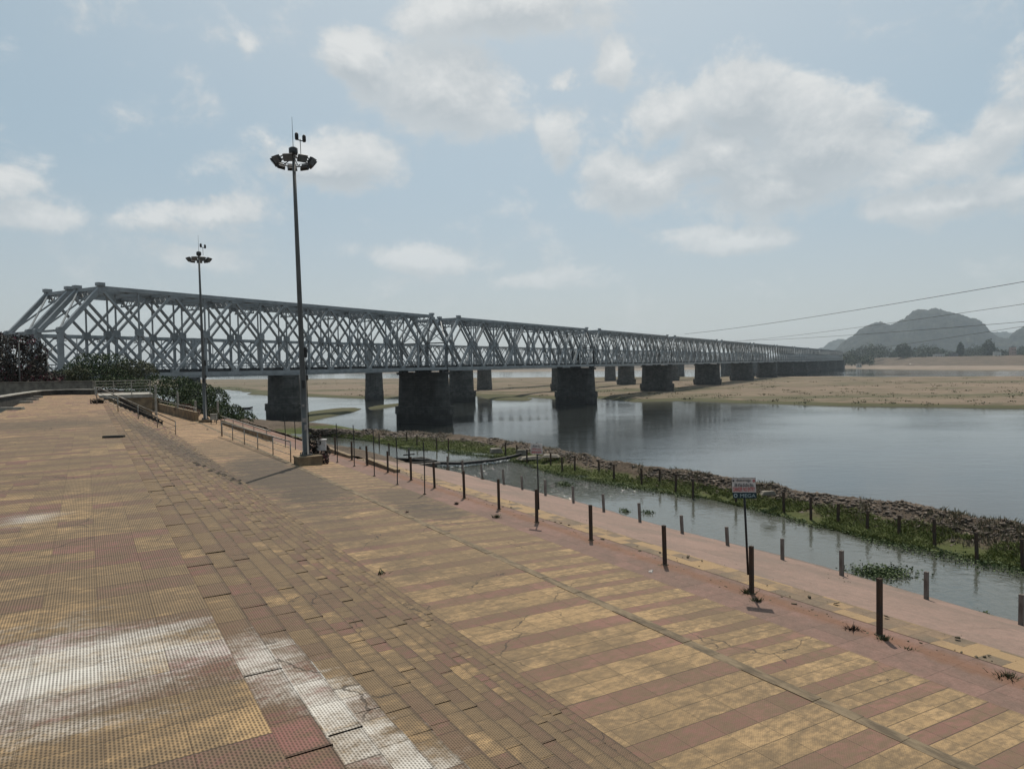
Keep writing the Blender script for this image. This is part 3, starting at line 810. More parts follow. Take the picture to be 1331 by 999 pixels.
def make_span(parent, H, gauge, inclined, x, y, z, first=None):
    """one span of a through truss: deck > two side trusses, bracing"""
    if first is not None:
        note_kids(first); c = copy_tree(first, parent); c.location = (x, y, z); return c
    d = MB()
    d.box(.3, L - .3, .4, gauge - .4, .35, .95)
    for k in range(17):
        xx = min(max(k * PN / 2, .5), L - .5); d.box(xx - .18, xx + .18, .3, gauge - .3, .05, .35)
    for q in (.33, .67): d.box(.3, L - .3, gauge * q - .16, gauge * q + .16, -.02, .34)
    deck = d.build('span', M['deck'], parent, loc=(x, y, z))
    t, w, g, nodes, zt = truss_mb(H, inclined)
    for yy in (0, gauge):
        tt = t.build('truss_chord', M['steel'], deck, loc=(0, yy, 0)) if yy == 0 else None
        if yy == 0: keep = [tt]
        else:
            o = keep[0].copy(); COL.objects.link(o); o.parent = deck; o.location = (0, yy, 0)
        for nm, mb in (('truss_web', w),):
            if yy == 0: keep.append(mb.build(nm, M['steel'], deck, loc=(0, 0, 0)))
            else:
                o = [k for k in keep if k.name.startswith(nm)][0].copy(); COL.objects.link(o); o.parent = deck; o.location = (0, yy, 0)
    br = MB()
    for i, xn in enumerate(nodes):
        br.beam((xn, .3, zt), (xn, gauge - .3, zt), .3, .5); br.beam((xn, .3, zt - 1.25), (xn, gauge - .3, zt - 1.25), .22, .25)
        for q in range(4):
            ya, yb = .3 + (gauge - .6) * q / 4, .3 + (gauge - .6) * (q + 1) / 4
            br.beam((xn, ya, zt - 1.2), (xn, (ya + yb) / 2, zt - .2), .12, .12); br.beam((xn, (ya + yb) / 2, zt - .2), (xn, yb, zt - 1.2), .12, .12)
        if i < 7:
            br.beam((xn, .3, zt + .1), (nodes[i + 1], gauge - .3, zt + .1), .28, .28); br.beam((xn, gauge - .3, zt - .1), (nodes[i + 1], .3, zt - .1), .28, .28)
            xm = (xn + nodes[i + 1]) / 2; br.beam((xm, .3, zt), (xm, gauge - .3, zt), .24, .3)
    if inclined:
        for x0, xn in ((0, nodes[0]), (L, nodes[-1])):
            zm = H / 2
            br.beam((x0, .3, zm), (x0, gauge - .3, zm), .3, .3)
            a0, a1 = Vector((x0, .3, zm)), Vector((xn, .3, zt)); b0, b1 = Vector((x0, gauge - .3, zm)), Vector((xn, gauge - .3, zt))
            br.beam(a0, b1, .2, .2); br.beam(b0, a1, .2, .2)
    br.build('top_bracing', M['steel'], deck)
    hr = MB()
    for yy in (.75, gauge - .75):
        for zz in (1.55, 2.05): hr.beam((.5, yy, zz), (L - .5, yy, zz), .07, .07)
        for k in range(33): xx = .5 + k * (L - 1) / 32; hr.beam((xx, yy, .9), (xx, yy, 2.05), .07, .07, (0, 1, 0))
    hr.build('walkway_railing', M['steel'], deck)
    rl = MB()
    for q in (.36, .64): rl.beam((.2, gauge * q, 1.05), (L - .2, gauge * q, 1.05), .09, .2)
    rl.build('rails', M['deck'], deck)
    return deck


def oblong(half, w, n=10):
    """outline of a pier: straight sides along y, rounded ends"""
    r = w / 2; ring = []
    for k in range(n + 1):
        t = math.pi * k / n; ring.append((r * math.cos(t), half - r + r * math.sin(t)))
    for k in range(n + 1):
        t = math.pi + math.pi * k / n; ring.append((r * math.cos(t), -half + r + r * math.sin(t)))
    return ring


def make_pier(parent, x, yc, half, w, ztop, mt, foot=True, cap=True, first=None, zb=-2.6):
    if first is not None:
        note_kids(first); c = copy_tree(first, parent); c.location = (x, yc, 0); return c
    b = MB()
    b.prism(oblong(half + .25, w + .5), 4.2, ztop - (0.7 if cap else 0), 0.055)
    p = b.build('pier', mt, parent, loc=(x, yc, 0))
    if foot:
        f = MB(); f.prism(oblong(half + 1.1, w + 2.2), 2.4, 4.4, .01); f.prism(oblong(half + .8, w + 1.6), zb, 2.4, .0); f.build('footing', mt, p)
    else:
        f = MB(); f.prism(oblong(half + .5, w + 1.0), zb, 4.2, .03); f.build('footing', mt, p)
    if cap:
        c = MB(); c.prism(oblong(half + .5, w + 1.0), ztop - .7, ztop - .05, -.01); c.build('pier_cap', mt, p)
        k = MB()
        for yy in (-half + .9, half - .9, -1.1, 1.1):
            for xx in (-.9, .9): k.box(xx - .45, xx + .45, yy - .5, yy + .5, ztop - .05, ztop + .5)
        k.build('bearings', M['dark_metal'], p)
    return p


def abutment(parent, x, y0, y1, ztop, mt):
    b = MB(); b.box(x - 9, x + 1.2, y0 - 1.2, y1 + 1.2, 4, ztop); b.box(x - 9, x - 1.0, y0 - 1.2, y1 + 1.2, ztop, ztop + 1.2)
    return b.build('abutment', mt, parent)


S0, D1 = 53.7, 103.0
br1 = thing('railway_bridge', 'grey steel truss railway bridge nearest the steps, with tall lattice sides and stone piers', 'bridge', B(S0, D1, 0), BA)
GAUGE = 6.0; ZB = 13.55; H1 = 13.45
first = None
for lane in (0.0, 8.2):
    for k in range(12):
        c = make_span(br1, H1, GAUGE, True, k * L, lane, ZB, first)
        if first is None: first = c
fp = None
for k in range(1, 12):
    c = make_pier(br1, k * L, 7.2, 7.3, 5.2, 13.05, M['pier'], True, True, fp)
    if fp is None: fp = c
abutment(br1, 0, 0, 14.2, 13.3, M['pier']); b = MB(); b.box(12 * L - 1, 12 * L + 9, -2, 16, 0, 13.3); b.build('abutment', M['pier'], br1)

br3 = thing('railway_bridge', 'lower flat-topped truss railway bridge running behind the tall lattice one', 'bridge', B(S0 + 5, 208, 0), BA)
first = None
for k in range(12):
    c = make_span(br3, 11.4, 5.6, False, k * L, 0, 13.6, first)
    if first is None: first = c
fp = None
for k in range(1, 12):
    c = make_pier(br3, k * L, 2.8, 4.2, 4.2, 13.2, M['pier_pale'], False, True, fp)
    if fp is None: fp = c
abutment(br3, 0, 0, 5.6, 13.3, M['pier'])

br2 = thing('girder_bridge', 'plain dark girder bridge between the two truss bridges, on wide stone piers', 'bridge', B(S0, 158, 0), BA)
g = MB()
g.box(-2, 12 * L, 0, .5, 12.6, 14.1); g.box(-2, 12 * L, 5.0, 5.5, 12.6, 14.1); g.box(-2, 12 * L, .5, 5.0, 13.3, 13.6)
for k in range(0, 12 * 16): g.box(k * L / 16 - .1, k * L / 16 + .1, -.14, 0, 12.65, 14.05)
g.build('girder_deck', M['steel'], br2)
fp = None
for k in range(1, 12):
    c = make_pier(br2, k * L, 2.75, 5.2, 5.6, 12.6, M['pier_pale'], True, False, fp)
    if fp is None: fp = c
abutment(br2, 0, 0, 5.5, 12.5, M['pier'])

# ================================================================== PLANTS
def leaf_quads(C, size, flat=0.0, rng=RNG):
    """one little bent leaf quad at every centre"""
    n = len(C); a = rng.normal(size=(n, 3)); a[:, 2] *= (1 - flat); a /= np.linalg.norm(a, axis=1)[:, None] + 1e-9
    b = rng.normal(size=(n, 3)); b -= (b * a).sum(1)[:, None] * a; b /= np.linalg.norm(b, axis=1)[:, None] + 1e-9
    s = (size * rng.uniform(.6, 1.35, n))[:, None]
    V = np.stack([C - a * s * .5, C + b * s * .3, C + a * s * .5, C - b * s * .3], 1).reshape(-1, 3)
    return V, np.arange(4 * n).reshape(n, 4)


def crown_points(blobs, n, rng=RNG, shell=0.62):
    """points spread through a union of uneven lobes, denser near their surface"""
    vol = np.array([b[3] * b[4] * b[5] for b in blobs]) ** .75; cnt = (n * vol / vol.sum()).astype(int) + 1
    out = []
    for bl, c in zip(blobs, cnt):
        d = rng.normal(size=(c, 3)); d /= np.linalg.norm(d, axis=1)[:, None]
        lump = 1 + 0.55 * fbm(d[:, 0] * 2.6 + bl[0], d[:, 2] * 2.6 + d[:, 1] * 2.1 + bl[1], 3, int(abs(bl[0] * 7)) % 97)
        r = (shell + (1.02 - shell) * rng.random(c) ** .6) * lump
        out.append(np.array(bl[:3]) + d * r[:, None] * np.array(bl[3:6]))
    return np.concatenate(out)


def twig_frame(mb, root, tips, r):
    for t in tips:
        mid = (Vector(root) * .55 + Vector(t) * .45) + Vector((random.uniform(-.1, .1), random.uniform(-.1, .1), .1))
        mb.tube([root, mid, t], [r, r * .7, r * .25], 5)


def bush(name, label, cat, root, blobs, n, size, mt, group=None, bark='bark', trunk_r=.09):
    t = thing(name, label, cat, root, 0, group)
    P = crown_points([(b[0] - root[0], b[1] - root[1], b[2] - root[2], *b[3:]) for b in blobs], n)
    P = P[P[:, 2] > -.3]
    V, Fq = leaf_quads(P, size); np_mesh('foliage', V, Fq, mt, t)
    mb = MB(); twig_frame(mb, (0, 0, -.3), [(b[0] - root[0], b[1] - root[1], b[2] - root[2]) for b in blobs], trunk_r)
    mb.build('stem', M[bark], t, True)
    return t


def bl(x, y, dist, rpx, hpx=None, dr=None):
    p = deep(x, y, dist); k = dist / F
    return (p.x, p.y, p.z, rpx * k, (dr or rpx) * k, (hpx or rpx) * k)


bush('dark_tree', 'near-black tree with dark red blossom rising behind the low wall, at the left edge', 'tree', deep(15, 500, 63),
     [bl(8, 458, 63, 24, 22), bl(-28, 450, 64, 34, 26), bl(38, 450, 64, 15, 14), bl(24, 444, 63.5, 12, 10), bl(46, 466, 63, 12, 12), bl(18, 478, 62, 22, 16), bl(44, 486, 62, 16, 14), bl(-5, 440, 64, 14, 10), bl(-20, 486, 63, 38, 22), bl(56, 458, 64, 7, 8)], 11000, .20, M['leaf_dark'], trunk_r=.16)
bush('flowering_bush', 'dark bush with magenta flowers right of the near-black tree', 'bush', deep(52, 500, 66),
     [bl(50, 476, 66, 12, 15), bl(44, 490, 65, 16, 12), bl(68, 492, 66, 14, 8)], 3600, .18, M['leaf_dark'])
bush('shrub', 'low olive shrub behind the low wall, left of the white railing', 'bush', deep(85, 500, 70),
     [bl(82, 489, 70, 15, 9), bl(102, 487, 71, 14, 11)], 2600, .17, M['leaf_olive'])
bush('bush', 'rounded green bush in front of the first lattice panel, above the white railing', 'bush', deep(125, 505, 74),
     [bl(118, 474, 74, 22, 15), bl(142, 472, 75, 24, 13), bl(128, 488, 74, 40, 15), bl(98, 480, 75, 14, 11), bl(152, 497, 73, 34, 9)], 8500, .19, M['leaf'])
bush('bush', 'feathery light green bush right of the rounded one, brushing the bridge truss', 'bush', deep(178, 505, 76),
     [bl(172, 480, 76, 22, 13), bl(190, 485, 77, 16, 13), bl(160, 490, 75, 24, 14)], 5600, .17, M['leaf_olive'])
bush('bush', 'wide dark green bush behind the pale concrete posts', 'bush', deep(215, 525, 70),
     [bl(205, 502, 70, 26, 14), bl(232, 503, 72, 26, 15), bl(216, 518, 69, 34, 13), bl(182, 512, 69, 20, 14)], 8500, .17, M['leaf'])
bush('bush', 'dense dark bush directly behind the farther lamp mast', 'bush', deep(268, 545, 66),
     [bl(258, 512, 68, 24, 15), bl(278, 518, 66, 20, 16), bl(262, 532, 64, 28, 15), bl(285, 536, 64, 18, 13)], 8500, .165, M['leaf'])
bush('bush', 'low spreading bush at the water side, right of the farther lamp mast', 'bush', deep(305, 552, 62),
     [bl(300, 536, 62, 18, 11), bl(318, 543, 61, 14, 8), bl(295, 546, 61, 22, 8)], 4200, .15, M['leaf'])
bush('dry_bush', 'rusty brown dry bush between two pale concrete posts', 'bush', deep(243, 540, 59.5),
     [bl(240, 532, 59.5, 12, 8), bl(250, 536, 59, 10, 6)], 1800, .11, M['leaf_rust'])
bush('bush', 'black-green bush growing between the nearer lamp mast and its white box', 'bush', deep(411, 598, 28.9),
     [bl(409, 574, 28.9, 10, 13), bl(418, 586, 29.2, 11, 10), bl(405, 588, 29, 7, 10), bl(421, 596, 28.6, 7, 8)], 2600, .075, M['leaf_dark'], trunk_r=.04)
bush('shrub', 'small pale-leaved shrub beside the base of the farther lamp mast', 'bush', deep(279, 546, 52.5),
     [bl(277, 536, 52.5, 6, 7), bl(283, 541, 52.5, 6, 5)], 700, .11, M['leaf_olive'], trunk_r=.03)

# far trees along the other bank (one mass) and the ones that stand out
pts = []
def far_tree(x, ybase, ytop, dist, wpx):
    k = dist / F; p = deep(x, ybase, dist); h = (ybase - ytop) * k; r = wpx * k
    return [(p.x, p.y, p.z + h * .55, r, r, h * .5), (p.x + r * .5, p.y, p.z + h * .45, r * .7, r * .7, h * .4), (p.x - r * .5, p.y + r * .3, p.z + h * .4, r * .7, r * .7, h * .4)]
blobs = []
for i in range(190):
    x = random.uniform(1096, 1420); tall = 1.0 + .35 * math.sin(x * .09) + (0.25 if 1100 < x < 1190 else 0)
    d = random.uniform(1330, 1680); hz = 474 - (x - CX) * .0162
    blobs += far_tree(x, hz - 1.0 + random.uniform(-1, 1.5), hz - 1 - random.uniform(7, 13) * tall, d, random.uniform(4, 8))
for i in range(40):
    x = random.uniform(1092, 1135); hz = 474 - (x - CX) * .0162
    blobs += far_tree(x, hz + random.uniform(4, 9), hz - random.uniform(1, 6), random.uniform(1180, 1300), random.uniform(3, 6))
for i in range(230):
    x = random.uniform(-150, 1095); hz = 474 - (x - CX) * .0162
    blobs += far_tree(x, hz + 5, hz - random.uniform(-2.5, 3.0), random.uniform(1750, 2300), random.uniform(5, 9))
P = crown_points(blobs, 64000); V, Fq = leaf_quads(P, 3.0)
stuff(np_mesh('far_trees', V, Fq, M['far_leaf']))
for (x, yb, yt, w, lab) in [(1248.5, 464, 445, 3.6, 'slim tall tree standing out of the far tree line below the hill'),
                            (1285, 463, 441.5, 6.5, 'broad tall tree, biggest of the far tree line right of the hill top'),
                            (1174, 464, 446.5, 8.5, 'round dark tree crowning the left part of the far tree line')]:
    bush('far_tree', lab, 'tree', deep(x, yb, 1325), far_tree(x, yb, yt, 1325, w), 1500, 2.4, M['far_leaf'], None, 'bark', .8)


# ================================================================== THINGS ON THE GHAT
def ring_wall(name, label, cat, pts, w, z0, z1, cap, m_wall, m_cap):
    """a low wall along ground points with a paler coping"""
    t = thing(name, label, cat, pts[0])
    o = Vector(pts[0]); a, c = MB(), MB()
    for p, q in zip(pts[:-1], pts[1:]):
        p, q = Vector(p) - o, Vector(q) - o
        a.beam(p + Vector((0, 0, (z0 + z1) / 2)), q + Vector((0, 0, (z0 + z1) / 2)), w, z1 - z0)
        c.beam(p + Vector((0, 0, z1 + cap / 2)), q + Vector((0, 0, z1 + cap / 2)), w * 1.5, cap)
    a.build('wall', m_wall, t); c.build('coping', m_cap, t)
    return t


zt = 12.85
curve = [at(-80, 524, 13.2), at(-30, 520, 13.2), at(0, 515.5, 13.2), at(25, 511.5, 13.2), at(50, 508, 13.2), at(70, 507, 13.2), at(95, 506.3, 13.2), at(121, 506.3, 13.2)]
ring_wall('kerb_wall', 'low curved shade-blackened kerb wall with a pale coping closing the far end of the tiled terrace', 'wall',
          [Vector((p.x, p.y, zt)) for p in curve], .3, -.75, .33, .06, M['shade_dark_wall'], M['pale_concrete'])  # wall face blackened to carry its backlit shade
back = [at(-90, 500, 13.7), at(-20, 499, 13.72), at(40, 497.5, 13.72), at(121, 496.5, 13.72)]
back = [Vector((p.x * 58 / p.y, 58, zt)) for p in back]
ring_wall('boundary_wall', 'stained grey boundary wall behind the curved kerb, below the dark tree', 'wall', back, .25, -.6, .84, .07, M['concrete'], M['concrete'])
for i, (x0, x1, y, lab) in enumerate([(0, 22, 530, 'long pale kerb stone with a black shadow at the left edge of the picture'),
                                      (27, 37, 521.5, 'pale kerb stone, nearest of the three stepping up along the terrace edge'),
                                      (36, 45, 518, 'pale kerb stone, middle of the three stepping up along the terrace edge'),
                                      (44, 51, 515, 'pale kerb stone, farthest of the three stepping up along the terrace edge')]):
    a, c = at(x0, y, zt + .1), at(x1, y, zt + .1)
    b = MB(); w = (c - a).length
    b.box(-.02, w, -.14, .14, -.12, 0.10); b.box(0, w - .02, -.12, .12, .10, .125)
    tag(b.build('kerb_stone', M['pale_concrete'], None, False, (a.x, a.y, zt), 0.12), lab, 'kerb stone', 'kerb stones at the terrace edge')

# platform at the far end of the steps with its white railing
pl = thing('viewing_platform', 'tan block at the top of the far end of the steps, under the white railing', 'platform', G(.75, 56.3, 0), GA)
b = MB(); b.box(0, 3.2, 0, 4.6, 8.5, 12.62); b.build('base', M['tan_wall'], pl)
b = MB(); b.box(-.05, 3.3, -.08, 4.7, 12.62, 12.86); b.build('slab', M['pale_concrete'], pl)
rl = thing('white_railing', 'pale metal railing of five bars standing on the tan block', 'railing', G(.5, 56.35, 12.86), GA)
b = MB()
for x in (0, 1.1, 2.2, 3.35): b.beam((x, 0, 0), (x, 0, .95), .06, .06)
b.build('posts', M['pale_concrete'], rl)
b = MB(); b.beam((-.03, 0, .97), (3.42, 0, .97), .09, .06); b.build('top_rail', M['pale_concrete'], rl)
for z in (.18, .38, .58, .78):
    b = MB(); b.beam((0, 0, z), (3.4, 0, z), .035, .04); b.build('bar', M['pale_concrete'], rl)

# sloping parapet down the far side of the steps
b = MB()
for i in range(13):
    u0 = 1.9 + TR * i * .72; z = 12.7 - .15 * i * .96
    b.box(u0, u0 + TR * .73, 54.6, 54.85, 10.4, z)
sp = thing('stair_wall', 'dark stepped side wall running down the far end of the steps', 'wall', (0, 0, 0), GA)
b.build('wall', M['shade_dark_wall'], sp)  # shade of this side is put into the dark colour
b = MB(); b.beam((1.85, 54.72, 12.80), (4.5, 54.72, 10.98), .34, .08); b.build('coping', M['concrete'], sp)

# hand rail down the steps
def railing(name, label, p0, p1, n, h, doubled=False):
    p0, p1 = Vector(p0), Vector(p1); t = thing(name, label, 'handrail', p0); d = p1 - p0
    for k in range(n):
        q = d * (k / (n - 1)); b = MB(); b.tube([q, q + Vector((0, 0, h))], .024, 8); b.build('post', M['handrail'], t, True)
        if doubled and k in (0,):
            q = q - d.normalized() * .22; b = MB(); b.tube([q, q + Vector((0, 0, h))], .024, 8); b.build('post', M['handrail'], t, True)
    e = -d.normalized() * (.24 if doubled else .0)
    b = MB(); b.tube([e + Vector((0, 0, h)), d + Vector((0, 0, h))], .03, 8); b.build('top_rail', M['handrail'], t, True)
    for f in (.38, .70):
        b = MB(); b.tube([e + Vector((0, 0, h * f)), d + Vector((0, 0, h * f))], .013, 6); b.build('mid_rail', M['handrail'], t, True)
    return t
railing('handrail', 'steel handrail sloping down the steps from the terrace to the landing', at(126, 525, 12.85), at(228.5, 568, 10.75), 5, .88)
railing('handrail', 'steel handrail along the drain line, ending at the nearer lamp mast', at(289, 568, 10.66), at(378, 601, 10.66), 6, .86, True)

# outer parapets of the landing, with their pipe rails
def parapet(label, p0, p1, h, railh):
    p0, p1 = Vector(p0), Vector(p1); d = p1 - p0
    t = thing('parapet', label, 'wall', p0, 0, 'parapets along the far landing')
    b = MB(); b.beam((0, 0, h / 2 - .15), d + Vector((0, 0, h / 2 - .15)), .24, h + .3); b.build('wall', M['tan_wall'], t)
    b = MB(); b.tube([(0, 0, h + railh), d + Vector((0, 0, h + railh))], .035, 7)
    for k in range(5): q = d * ((k + .3) / 4.6); b.tube([q + Vector((0, 0, h - .1)), q + Vector((0, 0, h + railh))], .022, 6)
    b.build('pipe_rail', M['handrail'], t, True)
parapet('tan parapet with a pipe rail bending from the tan block to the farther lamp mast', at(206, 534, 10.7), at(256, 548, 10.65), .72, .28)
parapet('tan parapet with a pipe rail from the farther lamp mast towards the nearer one', at(289, 551, 10.6), at(352, 574, 10.6), .30, .25)
b = MB(); p, q = at(178, 536, 10.7), at(206, 534, 10.7); b.beam(p + Vector((0, 0, .5)), q + Vector((0, 0, .5)), .24, 1.3); b.beam(p + Vector((0, 0, 1.18)), q + Vector((0, 0, 1.18)), .34, .07)
tag(b.build('end_wall', M['tan_wall']), 'short tan wall at the foot of the block under the white railing', 'wall')
for pts_, lab in (([(427, 588), (457, 597)], 'low tan wall beside the channel, farther of two behind the thin rods'),
                  ([(478, 603), (517, 616)], 'low tan wall beside the channel, nearer of two behind the thin rods')):
    p, q = at(*pts_[0], 10.5), at(*pts_[1], 10.5); b = MB(); b.beam(p + Vector((0, 0, .0)), q + Vector((0, 0, -.08)), .18, .42); b.beam(p + Vector((0, 0, .23)), q + Vector((0, 0, .15)), .2, .05)
    tag(b.build('low_wall', M['tan_wall']), lab, 'wall', 'low walls beside the channel')
# pale concrete posts behind the parapet
for i, (x, yb, yt, lab) in enumerate([(202.5, 522, 500.5, 'pale concrete post at the corner by the tan block, leftmost of four'), (231.5, 534, 510, 'pale concrete post left of the rusty bush'),
                                      (254.5, 541, 521, 'brownish concrete post right of the rusty bush'), (283.5, 541, 521.5, 'pale concrete post right of the farther lamp mast')]):
    d = (60, 59, 58, 56)[i]; p = deep(x, yb, d); h = (yb - yt) * d / F; b = MB(); b.prism([(-.09, -.09), (.09, -.09), (.09, .09), (-.09, .09)], -1.2, h, .12); b.prism([(-.07, -.07), (.07, -.07), (.07, .07), (-.07, .07)], h, h + .05, .6)
    tag(b.build('concrete_post', M['pale_concrete'], None, False, p, .4), lab, 'post', 'concrete posts behind the parapet')
# thin poles behind the terrace
p = deep(26, 497, 59.5); b = MB(); b.tube([(0, 0, -1.5), (0, 0, 3.35)], [.055, .045], 8)
t = thing('pole', 'thin grey pole in front of the dark tree', 'pole', p); b.build('shaft', M['galv'], t, True); b = MB(); b.tube([(0, 0, 3.35), (0, 0, 3.43)], [.07, .03], 8); b.build('finial', M['galv'], t, True)
p = deep(65, 497, 66); t = thing('bare_tree', 'thin pale leaning bare trunk right of the magenta-flowered bush', 'tree', p)
b = MB(); b.tube([(.15, 0, -1), (0, 0, .3), (-.18, 0, 1.4), (-.26, 0, 2.3), (-.42, 0, 3.2)], [.17, .12, .085, .07, .03], 8); b.build('trunk', M['pale_bark'], t, True)
b = MB(); b.tube([(-.24, 0, 2.1), (.1, .2, 2.8), (.2, .3, 3.4)], [.05, .03, .012], 6); b.tube([(-.26, 0, 2.3), (-.6, .1, 2.9)], [.04, .012], 6); b.build('branches', M['pale_bark'], t, True)

# ---- lamp masts
def mast(label, base, H, tilt, n_lamps=9):
    t = thing('lamp_mast', label, 'lamp mast', base, 0, 'lamp masts'); t.rotation_euler = (0, tilt, 0.3)
    b = MB(); b.tube([(0, 0, 0), (0, 0, .06), (0, 0, .061), (0, 0, 3.2), (0, 0, 3.3), (0, 0, 8), (0, 0, H)], [.25, .25, .132, .116, .106, .086, .06], 12); b.build('pole', M['galv'], t, True)
    b = MB()
    for k in range(8): a = k * math.pi / 4; b.tube([(.21 * math.cos(a), .21 * math.sin(a), .06), (.21 * math.cos(a), .21 * math.sin(a), .14)], .022, 6)
    b.build('anchor_bolts', M['dark_metal'], t)
    b = MB(); b.box(-.06, .06, -.165, -.135, 2.7, 3.0); b.tube([(.15, 0, .1), (.14, 0, 4.2)], .018, 6); b.box(.10, .2, -.06, .06, 3.9, 4.3); b.box(.12, .2, -.05, .05, 3.0, 3.2); b.build('cable_box', M['dark_metal'], t)
    RR = .62
    b = MB(); ringp = [(RR * math.cos(2 * math.pi * k / 24), RR * math.sin(2 * math.pi * k / 24), H - .42) for k in range(25)]; b.tube(ringp, .022, 6)
    for k in range(6): a = 2 * math.pi * k / 6 + .2; b.tube([(.08 * math.cos(a), .08 * math.sin(a), H - .2), (RR * .55 * math.cos(a), RR * .55 * math.sin(a), H - .34), (RR * math.cos(a), RR * math.sin(a), H - .42)], .018, 6)
    b.build('lamp_ring', M['dark_metal'], t, True)
    b = MB(); b.tube([(0, 0, H - .14), (0, 0, H - .06), (0, 0, H + .12), (0, 0, H + .17)], [.13, .17, .17, .09], 12); b.build('pulley_head', M['lamp_housing'], t, True)
    b = MB(); b.tube([(0, 0, H + .16), (0, 0, H + 1.35)], [.014, .006], 6); b.build('lightning_rod', M['dark_metal'], t)
    b = MB(); b.tube([(.28, .05, H - .1), (.28, .05, H + .52)], .014, 6); b.tube([(.14, .05, H + .5), (.28, .05, H + .46), (.42, .05, H + .44)], .02, 6)
    b.build('beacon_arm', M['dark_metal'], t)
    for x, z in ((.15, .62), (.43, .55)):
        b = MB(); b.tube([(x, .05, H + z - .14), (x, .05, H + z - .1), (x, .05, H + z + .08), (x, .05, H + z + .14)], [.05, .075, .075, .04], 10); b.build('beacon', M['dark_metal'], t, True)
    for k in range(n_lamps):
        a = 2 * math.pi * (k + .35) / n_lamps; c, s = math.cos(a), math.sin(a); tl = R(38)
        def q(r, w, h):                       # local: r outward, w sideways, h up, tilted so the face looks down and out
            rr = RR + .12 + r * math.cos(tl) - h * math.sin(tl) * -1; zz = H - .42 + h * math.cos(tl) - r * math.sin(tl)
            return (rr * c - w * s, rr * s + w * c, zz)
        b = MB(); w, hh, dp = .19, .15, .06
        b.hexa([q(-dp, -w * .8, -hh * .8), q(dp, -w, -hh), q(dp, w, -hh), q(-dp, w * .8, -hh * .8), q(-dp, -w * .8, hh * .8), q(dp, -w, hh), q(dp, w, hh), q(-dp, w * .8, hh * .8)])
        fl = b.build('floodlight', M['lamp_housing'], t)
        g = MB(); g.hexa([q(dp + .002, -w * .88, -hh * .86), q(dp + .012, -w * .88, -hh * .86), q(dp + .012, w * .88, -hh * .86), q(dp + .002, w * .88, -hh * .86),
                          q(dp + .002, -w * .88, hh * .86), q(dp + .012, -w * .88, hh * .86), q(dp + .012, w * .88, hh * .86), q(dp + .002, w * .88, hh * .86)])
        g.build('lens', M['glass'], fl)
        g = MB(); g.beam(q(-.02, -w - .02, 0), q(-.14, -w - .02, .02), .015, .03); g.beam(q(-.02, w + .02, 0), q(-.14, w + .02, .02), .015, .03); g.beam(q(-.14, -w - .02, .02), q(-.14, w + .02, .02), .03, .015)
        g.build('bracket', M['dark_metal'], fl)
    return t
def plinth(label, base, w, l, h):
    b = MB(); b.prism([(-w / 2, -l / 2), (w / 2, -l / 2), (w / 2, l / 2), (-w / 2, l / 2)], -.3, h, .02); b.prism([(-w / 2 - .02, -l / 2 - .02), (w / 2 + .02, -l / 2 - .02), (w / 2 + .02, l / 2 + .02), (-w / 2 - .02, l / 2 + .02)], h - .06, h + .003, .01)
    return tag(b.build('plinth', M['tan_wall'], None, False, base, GA + R(2)), label, 'plinth', 'mast plinths')
pb = at(397, 604.5, 10.68); pb.y += .38; plinth('tan concrete plinth under the nearer lamp mast', pb, .95, .72, .34)
mt1 = mast('tall grey lamp mast, nearer and taller in view, with posters near its foot', (pb.x - .07, pb.y, pb.z + .34), 12.0, -R(1.0))
for z, w, h, a, mt_ in ((1.34, .19, .16, -1.75, 'paper'), (1.02, .13, .22, -1.35, 'paper'), (1.95, .11, .1, -1.9, 'paper')):
    b = MB(); n = 5
    for k in range(n):
        a0, a1 = a - w / .28 + (2 * w / .28) * k / n, a - w / .28 + (2 * w / .28) * (k + 1) / n; rr = .136
        b.add([(rr * math.cos(a0), rr * math.sin(a0), z), (rr * math.cos(a1), rr * math.sin(a1), z), (rr * math.cos(a1), rr * math.sin(a1), z + h), (rr * math.cos(a0), rr * math.sin(a0), z + h)], [(0, 1, 2, 3)])
    b.build('poster', M[mt_], mt1)
pb2 = at(267, 549, 10.66); plinth('weathered plinth under the farther lamp mast', pb2, .8, .7, .22)
mast('tall grey lamp mast, farther one standing before the bushes', (pb2.x, pb2.y, pb2.z + .22), 12.0, -R(.6))
# boxes beside the masts
def meter_box(label, p, w, h, leg, mt_):
    t = thing('junction_box', label, 'electric box', p, GA * .3, 'electric boxes beside the masts')
    b = MB(); b.box(-w / 2, w / 2, -.12, .12, leg, leg + h); b.build('cabinet', M[mt_], t)
    b = MB(); b.box(-w / 2 - .02, w / 2 + .02, -.15, .14, leg + h, leg + h + .03); b.build('lid', M[mt_], t)
    b = MB(); b.box(-w / 2 + .025, w / 2 - .025, -.128, -.121, leg + .03, leg + h - .03); d = b.build('door', M[mt_], t)
    b = MB(); b.box(w / 2 - .07, w / 2 - .05, -.145, -.128, leg + h * .45, leg + h * .55); b.build('handle', M['dark_metal'], d)
    for x in (-w / 2 + .03, w / 2 - .03): b = MB(); b.beam((x, 0, -.1), (x, 0, leg), .04, .04); b.build('leg', M['dark_metal'], t)
p = at(418.5, 601.5, 10.62); meter_box('white electric box on dark legs beside the nearer lamp mast', p, .36, .42, .52, 'white')
p = at(278, 552, 10.6); p.z = 10.6; meter_box('small grey electric box beside the farther lamp mast', p, .42, .4, .35, 'pale_concrete')

